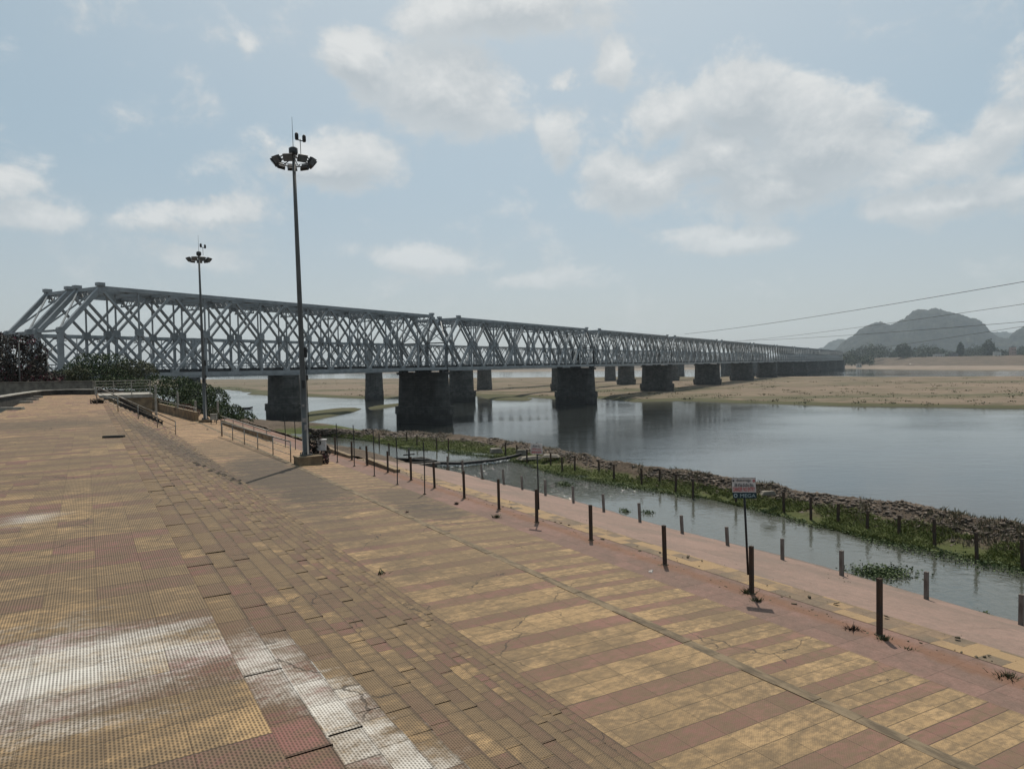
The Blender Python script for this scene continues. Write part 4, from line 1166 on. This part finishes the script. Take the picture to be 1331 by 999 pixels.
# ---- fence posts
def fence_post(label, p, w, h, mt_, group, lean=(0, 0), base=True):
    t = thing('fence_post', label, 'post', p, random.uniform(-.2, .2) + GA, group); t.rotation_euler = (lean[0], lean[1], t.rotation_euler.z)
    b = MB(); tk = .006                       # rolled angle section
    b.box(-w / 2, w / 2, -w / 2, -w / 2 + tk * 3, -.25, h); b.box(-w / 2, -w / 2 + tk * 3, -w / 2 + tk * 3, w / 2, -.25, h); b.box(w / 2 - tk * 3, w / 2, -w / 2 + tk * 3, w / 2, -.25, h); b.box(-w / 2 + tk * 3, w / 2 - tk * 3, w / 2 - tk * 3, w / 2, -.25, h)
    b.box(-w / 2 + tk * 3, w / 2 - tk * 3, -w / 2 + tk * 3, w / 2 - tk * 3, h - .02, h - .006)
    b.build('shaft', M[mt_], t)
    if base:
        b = MB(); b.prism([(-w * .95, -w * .9), (w * .9, -w), (w, w * .85), (-w * .9, w)], -.05, .022, .15); b.build('footing', M['soil'], t)
    return t
R1 = [5.92, 8.15, 10.25, 12.6, 14.8, 16.75, 18.75, 20.9, 22.8, 25.0, 27.3, 29.3, 31.6, 34.0, 36.6]
for i, v in enumerate(R1):
    fence_post('dark steel post on the red walkway, %s of its row from the right' % ORD[i], G(9.55 + random.uniform(-.03, .03), v, 10.565), .060, (.80 if i else .79) + random.uniform(-.03, .04), 'rusty', 'posts along the red walkway', (random.uniform(-.015, .015), random.uniform(-.035, .0)))
R2 = [(1327, 814), (1204, 781), (1094, 751), (1017, 731.5), (946, 713), (887, 696.5), (832, 681), (785, 667), (745.5, 655.5), (709, 646), (679, 637.5), (655, 630), (627, 621.5), (602, 614.5), (582, 609)]
for i, (x, y) in enumerate(R2):
    p = at(x, y, 9.74); fence_post('brown-grey stub post on the pink apron, %s of its row from the right' % ORD[i], p, .066 if i > 2 else .072, .60 + random.uniform(-.03, .03), 'grey_post', 'stub posts on the pink apron', (random.uniform(-.03, .03), random.uniform(-.09, .0)))
R3 = [(1329, 745), (1270, 734), (1215, 716), (1168, 704), (1127, 697), (1089, 687), (1054, 681), (1019, 671), (957, 658), (901, 651), (878, 644), (857.5, 634), (834, 633), (798, 627), (779, 619), (747, 615), (731, 616), (716, 609),
      (685, 605), (672, 596), (657, 594), (583, 588), (568, 586), (542, 581), (529, 578), (506, 593), (493, 580), (469, 601)]
for i, (x, y) in enumerate(R3):
    p = at(x, y, 9.42); fence_post('dark post in the channel under the rubble bank, %s from the right' % ORD[i], p, .062, .80 + random.uniform(-.06, .06), 'rusty', 'posts in the channel water', (random.uniform(-.03, .03), random.uniform(-.03, .03)), False)
R4 = [(552, 642), (516.5, 629.5), (486.5, 618.5), (460.5, 605.5), (438.5, 600.5), (384, 585), (371, 582)]
for i, (x, y) in enumerate(R4):
    p = at(x, y, 10.6); t = thing('thin_rod', 'tall thin dark rod on the walkway near the mast, %s from the right' % ORD[i], 'rod', p, 0, 'thin rods on the walkway')
    b = MB(); b.tube([(0, 0, -.2), (.01, 0, .8), (-.012, 0, 1.62 + random.uniform(-.1, .1))], .019, 6); b.build('shaft', M['dark_metal'], t); b = MB(); b.tube([(0, 0, -.02), (0, 0, .02)], .05, 8); b.build('footing', M['soil'], t)

# ---- warning signs
FONT_T = None
try:
    import os
    fp_ = os.path.join(bpy.utils.system_resource('DATAFILES'), 'fonts', 'NotoSansTelugu-VariableFont_wdth,wght.woff2')
except Exception: pass
def text_mesh(name, body, w, h, mt_, parent, loc, depth=.002, bold=.0):
    cu = bpy.data.curves.new(name, 'FONT'); cu.body = body; cu.align_x = 'CENTER'; cu.align_y = 'CENTER'; cu.extrude = depth / 2; cu.offset = bold
    ob = bpy.data.objects.new(name + '_curve', cu); COL.objects.link(ob)
    me = bpy.data.meshes.new_from_object(ob.evaluated_get(bpy.context.evaluated_depsgraph_get()))
    bpy.data.objects.remove(ob); bpy.data.curves.remove(cu)
    co = np.zeros(len(me.vertices) * 3); me.vertices.foreach_get('co', co); co = co.reshape(-1, 3)
    if len(co):
        lo, hi = co.min(0), co.max(0)
        co[:, 0] = (co[:, 0] - (lo[0] + hi[0]) / 2) * w / max(hi[0] - lo[0], 1e-6); co[:, 1] = (co[:, 1] - (lo[1] + hi[1]) / 2) * h / max(hi[1] - lo[1], 1e-6)
        co = np.stack([co[:, 0], co[:, 2] * 1.0, co[:, 1]], 1); me.vertices.foreach_set('co', co.ravel())
    me.materials.clear(); me.name = name
    o = link(name, me, M[mt_], parent, False, loc)
    return o
def disc(b, x, y, z, r, n=14, t=.002, r_in=0.0):
    for k in range(n):
        a0, a1 = 2 * math.pi * k / n, 2 * math.pi * (k + 1) / n
        b.add([(x + r_in * math.cos(a0), y, z + r_in * math.sin(a0)), (x + r * math.cos(a0), y, z + r * math.sin(a0)), (x + r * math.cos(a1), y, z + r * math.sin(a1)), (x + r_in * math.cos(a1), y, z + r_in * math.sin(a1))], [(0, 1, 2, 3)])


def sign_big(base):
    t = thing('warning_sign', 'bigger white and teal warning sign with red lettering, on a dark pole', 'sign', base, R(-17)); t.rotation_euler = (0, R(-2.2), R(-17)); t.scale = (.86, 1, 1)
    b = MB(); b.tube([(0, .03, .28), (0, .03, 1.95)], .022, 8); b.build('pole', M['dark_metal'], t, True)
    W2, z0, zm, z1 = .225, 1.61, 1.70, 1.945
    b = MB(); b.box(-W2, W2, -.006, .006, zm, z1); pn = b.build('panel', M['white'], t)
    b = MB()
    for x0, x1, za, zb in ((-W2, W2, zm - .003, zm), (-W2, W2, z1, z1 + .003), (-W2 - .003, -W2, zm - .003, z1 + .003), (W2, W2 + .003, zm - .003, z1 + .003)): b.box(x0, x1, -.008, .008, za, zb)
    b.build('frame', M['rusty'], pn)
    text_mesh('lettering', 'DANGER NO ENTRY', .41, .075, 'red_paint', pn, (0, -.009, zm + .052), bold=.012)
    text_mesh('lettering', 'ప్రమాదకరమైన', .27, .055, 'black_paint', pn, (0, -.009, zm + .20), bold=.008)
    text_mesh('lettering', 'నీటి లోతు ప్రవేశం లేదు', .36, .062, 'black_paint', pn, (0, -.009, zm + .127), bold=.008)
    b = MB(); disc(b, -W2 + .03, -.009, z1 - .045, .019); b.build('emblem', M['black_paint'], pn)
    b = MB(); disc(b, W2 - .035, -.009, z1 - .05, .022, 14, .002, .009); b.build('emblem', M['red_paint'], pn)
    b = MB(); b.box(-W2 + .008, W2 + .005, -.006, .006, z0 - .012, zm - .008); p2 = b.build('lower_panel', M['teal'], t)
    b = MB(); disc(b, -W2 + .06, -.009, z0 + .035, .036, 18, .002, .02); b.build('emblem', M['pale_paint'], p2)
    text_mesh('lettering', 'MEGA', .29, .058, 'pale_paint', p2, (.065, -.009, z0 + .035))
    b = MB(); b.box(-.03, .03, .007, .05, zm - .03, zm + .03); b.box(-.03, .03, .007, .05, z1 - .08, z1 - .03); b.build('clamp', M['dark_metal'], t)
    return t
sign_big(G(9.62, 8.28, 10.565))
def sign_small(base):
    t = thing('warning_sign', 'small white warning sign with red lines on a thin pole, farther one', 'sign', base); t.rotation_euler = (0, R(-1), R(-28))
    b = MB(); b.tube([(0, .03, .3), (0, .03, 1.98)], .018, 8); b.build('pole', M['dark_metal'], t, True)
    b = MB(); b.box(-.16, .16, -.006, .006, 1.7, 1.96); pn = b.build('panel', M['white'], t)
    text_mesh('lettering', 'ప్రమాదం', .2, .05, 'black_paint', pn, (0, -.009, 1.9)); text_mesh('lettering', 'లోనికి రాకూడదు', .26, .05, 'red_paint', pn, (0, -.009, 1.825), bold=.01); text_mesh('lettering', 'DANGER NO ENTRY', .29, .055, 'red_paint', pn, (0, -.009, 1.745), bold=.012)
    b = MB(); b.box(-.025, .025, .007, .045, 1.8, 1.86); b.build('clamp', M['dark_metal'], t)
sign_small(G(9.62, 14.86, 10.565))

# ---- pipe and foaming overflow across the channel
t = thing('pipe', 'dark pipe lying across the channel with white water spilling over it', 'pipe', at(560, 601, 9.6)); o = t.location.copy()
path = [at(x, y, z) - o for x, y, z in ((503, 596, 9.9), (530, 596.5, 9.8), (556, 598, 9.75), (572, 601.5, 9.68), (600, 602, 9.66), (640, 598, 9.68), (660, 594.5, 9.72), (678, 590, 9.9))]
b = MB(); b.tube(path, .075, 10); b.build('pipe_run', M['dark_metal'], t, True)
b = MB()
for k in (2, 4, 6): p = path[k]; d = (path[k + 1] - path[k]).normalized(); b.tube([p - d * .06, p + d * .06], .10, 10)
b.build('coupling', M['dark_metal'], t, True)
p, q = at(520, 606, 9.85), at(572, 602, 9.85); b = MB(); b.beam(p, q, .22, .12); tag(b.build('plank', M['grey_post']), 'weathered plank spanning the dark pit beside the channel pipe', 'plank')
pt = thing('hatch_frame', 'dark rectangular pit frame at the end of the pipe', 'hatch', at(532, 600, 9.75), GA)
b = MB(); b.box(-1.1, 1.1, -.9, -.75, -.4, .08); b.box(-1.1, 1.1, .75, .9, -.4, .08); b.box(-1.1, -.95, -.75, .75, -.4, .08); b.box(.95, 1.1, -.75, .75, -.4, .08); b.build('frame', M['shade_dark_wall'], pt)
b = MB(); b.box(-.95, .95, -.75, .75, -.4, -.3); b.build('floor', M['black_paint'], pt)
b = MB(); b.tube([(.2, .5, -.3), (.2, .5, .62)], .05, 8); b.tube([(-.1, .5, .3), (.5, .5, .3)], .035, 8); b.build('valve', M['dark_metal'], pt, True)
n = 1500; tt = RNG.random(n); A = np.array([list(at(x, y, 9.52)) for x, y in ((572, 604.5), (600, 605), (640, 601), (662, 597))])
C = np.stack([np.interp(tt, np.linspace(0, 1, 4), A[:, i]) for i in range(3)], 1); off = np.abs(RNG.normal(size=n)) * .16 + .10
C[:, 1] -= off; C[:, 2] += RNG.random(n) * .06
V, Fq = leaf_quads(C, .10, .85); M['foam'] = mottled('foam', (.62, .64, .64), (.45, .47, .47), 20); stuff(np_mesh('foam', V, Fq, M['foam']))

# ---- stones, grass and floating plants of the bund
def bank_pts(n, lo, hi, p=1.0, rng=RNG):      # points on the bank mesh between two cross positions (0..1 from toe to crest, up to 1.25 over the top)
    i = (rng.random(n) ** 1.0 * (NS - 2)).astype(int); f = lo + (hi - lo) * rng.random(n) ** p
    j = np.where(f <= 1, 7 + f * 43, 50 + (f - 1) / .25 * 11); j0 = np.clip(j.astype(int), 0, BK.shape[1] - 2); w = (j - j0)[:, None]
    return BK[i, j0] * (1 - w) + BK[i, j0 + 1] * w
ico = np.array([[-1, -1, -.6], [1, -1, -.7], [1.1, 1, -.6], [-1, .9, -.7], [-.7, -.8, .6], [.8, -.6, .8], [.7, .8, .55], [-.8, .6, .7]]) * .5
icof = np.array([[3, 2, 1, 0], [4, 5, 6, 7], [0, 1, 5, 4], [1, 2, 6, 5], [2, 3, 7, 6], [3, 0, 4, 7]])
def rocks(name, C, size, mt_):
    n = len(C); V = np.repeat(ico[None], n, 0) * RNG.uniform(.65, 1.35, (n, 8, 1)) * RNG.uniform(.5, 1.3, (n, 1, 3)) * np.array([1.25, 1, .62]) * size[:, None, None]
    a = RNG.uniform(0, 6.28, n); b_ = RNG.uniform(-.6, .6, n); ca_, sa_, cb, sb = np.cos(a), np.sin(a), np.cos(b_), np.sin(b_)
    x, y, z = V[..., 0], V[..., 1] * cb[:, None] - V[..., 2] * sb[:, None], V[..., 1] * sb[:, None] + V[..., 2] * cb[:, None]
    V = np.stack([x * ca_[:, None] - y * sa_[:, None], x * sa_[:, None] + y * ca_[:, None], z], -1) + C[:, None]
    Fq = (icof[None] + np.arange(n)[:, None, None] * 8).reshape(-1, 4)
    return stuff(np_mesh(name, V.reshape(-1, 3), Fq, mt_))
C = np.concatenate([bank_pts(9000, .36, 1.25, .8), bank_pts(32000, .66, 1.2, .8)]); k = fbm(C[:, 0] / 1.8, C[:, 1] / 1.8, 4, 88); C = C[k > -.11]
C[:, 2] -= .01; sz = (.018 + RNG.random(len(C)) ** 6 * .14) * (1 + np.clip(np.hypot(C[:, 0], C[:, 1]) - 24, 0, 30) * .02)
rocks('bank_stones', C, sz, M['rock'])
for k, (x, y, z, w, h, lab) in enumerate([(645, 585.5, 9.85, .75, .4, 'rounded pale boulder on the far bank, left of the pipe end'), (688, 594.5, 9.7, 1.25, .22, 'long flat pale slab lying at the pipe end'),
                                          (678, 587.5, 9.8, .6, .42, 'pinkish boulder just behind the pipe end'), (716, 592, 9.9, .9, .18, 'thin tilted pale slab right of the small sign'),
                                          (998, 640, 10.1, .5, .2, 'pale flat stone right of the bigger warning sign')]):
    p = at(x, y, z); bm_ = MB(); vs = ico * np.array([w, w * .6, h]) * RNG.uniform(.85, 1.15, (8, 1)); bm_.add(vs.tolist(), [tuple(f) for f in icof.tolist()])
    o = bm_.build('boulder', M['concrete'], None, False, p, random.uniform(-.4, .4)); md = o.modifiers.new('round', 'BEVEL'); md.width = .06 * min(1, h * 2); md.segments = 2; tag(o, lab, 'boulder', 'boulders on the bank')


def blades(name, C, h, mt_, lean=.5):
    n = len(C); a = RNG.uniform(0, 6.28, n); hh = h * RNG.uniform(.5, 1.4, n); w = hh * .10 + .006
    d = np.stack([np.cos(a), np.sin(a), np.zeros(n)], 1); e = np.stack([-np.sin(a), np.cos(a), np.zeros(n)], 1)
    tip = C + np.stack([RNG.normal(size=n) * lean * hh, RNG.normal(size=n) * lean * hh, hh], 1)
    V = np.stack([C - d * w[:, None], C + d * w[:, None], tip], 1).reshape(-1, 3)
    return np_mesh(name, V, np.arange(3 * n).reshape(n, 3), mt_)
C = bank_pts(150000, -.02, .74, 1.25); k = fbm(C[:, 0] / 1.3, C[:, 1] / 1.3, 4, 71); C = C[(k > -.13) & (C[:, 2] < 9.84 - .08 * sstep(C[:, 1], 20, 34) + k * .5)]
stuff(blades('bank_grass', C, .075, M['grass'], .9))
C = bank_pts(26000, .35, 1.3, .7); k = fbm(C[:, 0] / .9, C[:, 1] / .9, 3, 73); C = C[k > .07]
stuff(blades('dry_grass', C, .12, M['dry_grass'], .5))
# floating plants along the toe
i = (RNG.random(26000) * (NS - 2)).astype(int); dd = RNG.normal(size=26000) * .42 - .05
toe_dir = (toe_r - crest_r) * np.array([1, 1, 0]); toe_dir /= np.linalg.norm(toe_dir, axis=1)[:, None]
C = toe_r[i] + toe_dir[i] * dd[:, None]; C[:, 2] = 9.515 + np.abs(RNG.normal(size=len(C))) * .035
k = fbm(C[:, 0] / 1.1, C[:, 1] / 1.1, 4, 91); C = C[(k > .0) | ((np.abs(dd) < .2) & (k > -.12))]
V, Fq = leaf_quads(C, .06, .72); stuff(np_mesh('floating_plants', V, Fq, M['water_leaf']))
for x, y, rx, ry, n, lab in ((1143, 745, 42, 9, 1500, 'big floating patch of leafy water plants beside the pink apron'), (734, 630, 11, 3, 420, 'small floating clump of water plants off the stub posts'),
                             (812, 664.5, 7, 1.6, 130, 'thin scatter of water plants near the apron, left of two'), (842, 666.5, 8, 1.4, 110, 'thin scatter of water plants near the apron, right of two'), (1278, 804, 9, 3, 260, 'little weedy clump at the water edge, bottom right')):
    q = RNG.normal(size=(n, 2)) * .5; P = np.array([list(at(x + a * rx, y + c * ry + a * ry * .25, 9.5)) for a, c in q]); P[:, 2] = 9.51 + np.abs(RNG.normal(size=n)) * .04
    V, Fq = leaf_quads(P, .06, .6); o = np_mesh('water_plant', V, Fq, M['water_leaf']); tag(o, lab, 'water plants', 'floating plant patches')

# ---- small things on the paving
def weed(label, p, n, h, mt_='leaf_olive'):
    C = np.array(p)[None] + RNG.normal(size=(n, 3)) * np.array([h * .6, h * .45, 0]); o = blades('weed', C, h, M[mt_], .7); return tag(o, label, 'weed', 'weeds in the paving')
WEEDS = [(1310, 886, 10.5, 160, .10, 'dry grey weed tuft at the right edge of the paving'), (984, 782, 10.56, 60, .07, 'little weed at the right of the bigger sign foot'), (1108, 820, 10.55, 70, .07, 'dark weed left of the nearest post foot'),
         (1148, 832, 10.56, 60, .06, 'weed around the foot of the nearest post'), (973, 771, 10.56, 90, .08, 'weed around the foot of the bigger sign'), (645, 672, 10.6, 60, .07, 'weed in the red walkway left of the fourth post'), (593, 655, 10.6, 50, .06, 'dark weed clump on the edge of the lower landing'),
         (495, 746, 10.75, 16, .08, 'thin upright weed at the lower edge of the steps'), (127, 524, 12.85, 160, .22, 'dark weed around the top foot of the sloping handrail'), (529, 666, 10.72, 20, .05, 'tiny dark weed by the drain line'), (1182, 846, 10.55, 40, .05, 'weed and debris right of the nearest post')]
for x, y, z, n, h, lab in WEEDS: weed(lab, at(x, y, z), n, h, 'leaf_dark' if 'dark' in lab else 'leaf_olive')
p = at(148, 568.5, 12.85); b = MB(); b.box(-.24, .24, -.08, .08, .0, .05); b.box(-.23, .23, -.07, .07, .05, .055); tag(b.build('loose_slab', M['shade_dark_wall'], None, False, p, .12), 'dark loose stone slab lying on the terrace left of the handrail', 'slab')
LIT = [(262, 622, 11.7, .05, 'white crumpled litter on the steps', 'litter'), (270, 558, 10.72, .11, 'dark and white rag on the landing right of the sloping handrail', 'paper'), (1200, 786, 9.75, .04, 'white scrap by the water edge', 'litter'), (1232, 800, 9.6, .05, 'pale scrap at the water line', 'litter'),
       (385, 719, 11.6, .03, 'small black litter on the steps', 'dark_metal'), (845, 745, 10.56, .10, 'pale torn paper patch beside a post on the walkway', 'paper')]
for x, y, z, s, lab, mt_ in LIT:
    p = at(x, y, z); b = MB(); vs = ico * np.array([s * 1.6, s, s * .7]) * RNG.uniform(.7, 1.3, (8, 1)) + np.array([0, 0, s * .25]); b.add(vs.tolist(), [tuple(f) for f in icof.tolist()]); tag(b.build('litter', M[mt_], None, False, p, random.uniform(0, 3)), lab, 'litter')
# crumbs of debris by the posts
n = 420; C = np.array([list(G(9.75 + RNG.normal() * .35, RNG.uniform(3, 30), 10.57)) for _ in range(n)] + [list(at(1070 + RNG.normal() * 22, 757 + RNG.normal() * 6, 10.05)) for _ in range(70)])
rocks('debris', C, .012 + RNG.random(len(C)) ** 3 * .05, M['soil'])

# scrub and driftwood scattered over the sand bar
C = []
while len(C) < 420:
    x, y = random.uniform(260, 1331), random.uniform(492, 529); q = at(x, y, 0)
    d_ = float(polyline_dist(np.array([q.x]), np.array([q.y]), BARS[0])[0])
    if d_ > 2: C.append((q.x, q.y, .75 + random.random() * .3, 1 if random.random() < .75 else 0))
SB = np.concatenate([np.array(c[:3])[None] + RNG.normal(size=(26, 3)) * np.array([1.3, .9, .22]) for c in C if c[3]])
V, Fq = leaf_quads(SB, .55); stuff(np_mesh('sandbar_scrub', V, Fq, M['leaf_olive']))

# ---- boat, buildings on the far bank, power lines
p = at(318, 531, .05); t = thing('boat', 'dark narrow canoe on the water left of the first stone piers', 'boat', p, .12)
b = MB(); prev = None; st = []
for k in range(13):
    q = -1 + 2 * k / 12; w = .55 * (1 - abs(q) ** 2.2) + .03; h = .45 + .35 * abs(q) ** 2.5; zb = .0 + .28 * abs(q) ** 3
    st.append([(q * 2.9, -w, h), (q * 2.9, -w * .55, zb - .12), (q * 2.9, w * .55, zb - .12), (q * 2.9, w, h), (q * 2.9, w * .86, h), (q * 2.9, 0, zb + .1), (q * 2.9, -w * .86, h)])
for k in range(12):
    for j in range(7): b.add([st[k][j], st[k][(j + 1) % 7], st[k + 1][(j + 1) % 7], st[k + 1][j]], [(0, 1, 2, 3)])
b.build('hull', M['boat'], t); b = MB()
for x in (-1.2, .2, 1.4): b.box(x - .12, x + .12, -.5, .5, .36, .41)
b.build('thwarts', M['grey_post'], t)
M['wall_white'] = mottled('house_wash', (.46, .44, .41), (.36, .34, .32), .3); M['wall_pink'] = mottled('house_pink_wash', (.36, .25, .22), (.3, .22, .19), .3); M['roof'] = mottled('house_roof', (.16, .15, .15), (.1, .1, .1), .3); M['hole'] = mottled('dark_opening', (.03, .03, .033), (.02, .02, .02), 1)
for x, yb, w, h, mt_, lab in ((1222, 464.5, 12, 4.5, 'wall_white', 'long low white building before the far trees'), (1241, 464.3, 9, 5.0, 'roof', 'small grey building right of the long white one'), (1297, 463.4, 8, 6.5, 'wall_white', 'pale two-storey house at the far right bank'),
                              (1318, 463, 7, 12, 'wall_pink', 'pinkish tall house at the right end of the far bank'), (1117, 476.5, 6, 4, 'wall_white', 'tiny pale house by the far bridge end')):
    d = 1290 if x > 1150 else 1120; p = deep(x, yb, d); k = d / F; t = thing('house', lab, 'house', p, random.uniform(-.2, .2), 'houses on the far bank'); w *= k; h *= k
    b = MB(); b.box(-w / 2, w / 2, 0, w * .6, -3, h); b.build('wall', M[mt_], t); b = MB(); b.box(-w / 2 - .4, w / 2 + .4, -.4, w * .6 + .4, h, h + .5); b.box(-w * .2, w * .1, w * .2, w * .4, h + .5, h + 2.2); b.build('roof', M['roof'], t)
    nw = max(2, int(w / 4))
    for r_ in range(max(1, int(h / 5))):
        for q in range(nw):
            x0 = -w / 2 + (q + .3) * w / nw; b = MB(); b.box(x0, x0 + w / nw * .4, -.06, .03, 1 + r_ * 5, 2.8 + r_ * 5); b.build('window', M['hole'], t)
p0, p1 = at(1178, 480, 0), 0
b = MB(); a, c = deep(1184, 473.2, 1215), deep(1195.5, 464.2, 1335); b.beam(a, c, 5, .6); tag(b.build('ramp', M['wall_white']), 'pale ramp climbing the brown far embankment', 'ramp')

WIRES = [((890, 434), 338, (1331, 366), 120, 'topmost power line rising to the right over the bridge'), ((962, 443), 520, (1331, 395), 150, 'second power line from the top, crossing the hill'),
         ((955, 443), 500, (1331, 418), 160, 'third power line from the top, crossing the hill'), ((1050, 463), 760, (1331, 424), 170, 'lowest power line, crossing the foot of the hill')]
for (xa, ya), da, (xb, yb), db, lab in WIRES:
    A_, B_ = deep(xa, ya, da), deep(xb, yb, db); D_ = B_ - A_; end = B_ + D_ * .35; pts_ = []
    for k in range(41):
        q = k / 40; P_ = A_ + D_ * (1.35 * q); tq = 1.35 * q; sag = -1.6 * tq * (1 - tq) * 2
        P_.z += sag; pts_.append(P_)
    o = A_; b = MB(); b.tube([x_ - o for x_ in pts_], [.075 - .035 * k / 40 for k in range(41)], 5); tag(b.build('power_line', M['wire'], None, False, o), lab, 'power line', 'power lines')

# ================================================================== AIR
b = MB(); b.box(HX0, HX1, HY0, HY1, -3.6, 300)
hz = bpy.data.materials.new('haze'); hz.use_nodes = True; nt = hz.node_tree; nt.nodes.clear()
pv = nt.nodes.new('ShaderNodeVolumePrincipled'); pv.inputs['Color'].default_value = (0.78, 0.90, 1.0, 1); pv.inputs['Density'].default_value = 0.00010; pv.inputs['Anisotropy'].default_value = 0.35
nt.links.new(pv.outputs[0], nt.nodes.new('ShaderNodeOutputMaterial').inputs['Volume'])
stuff(b.build('haze', hz))
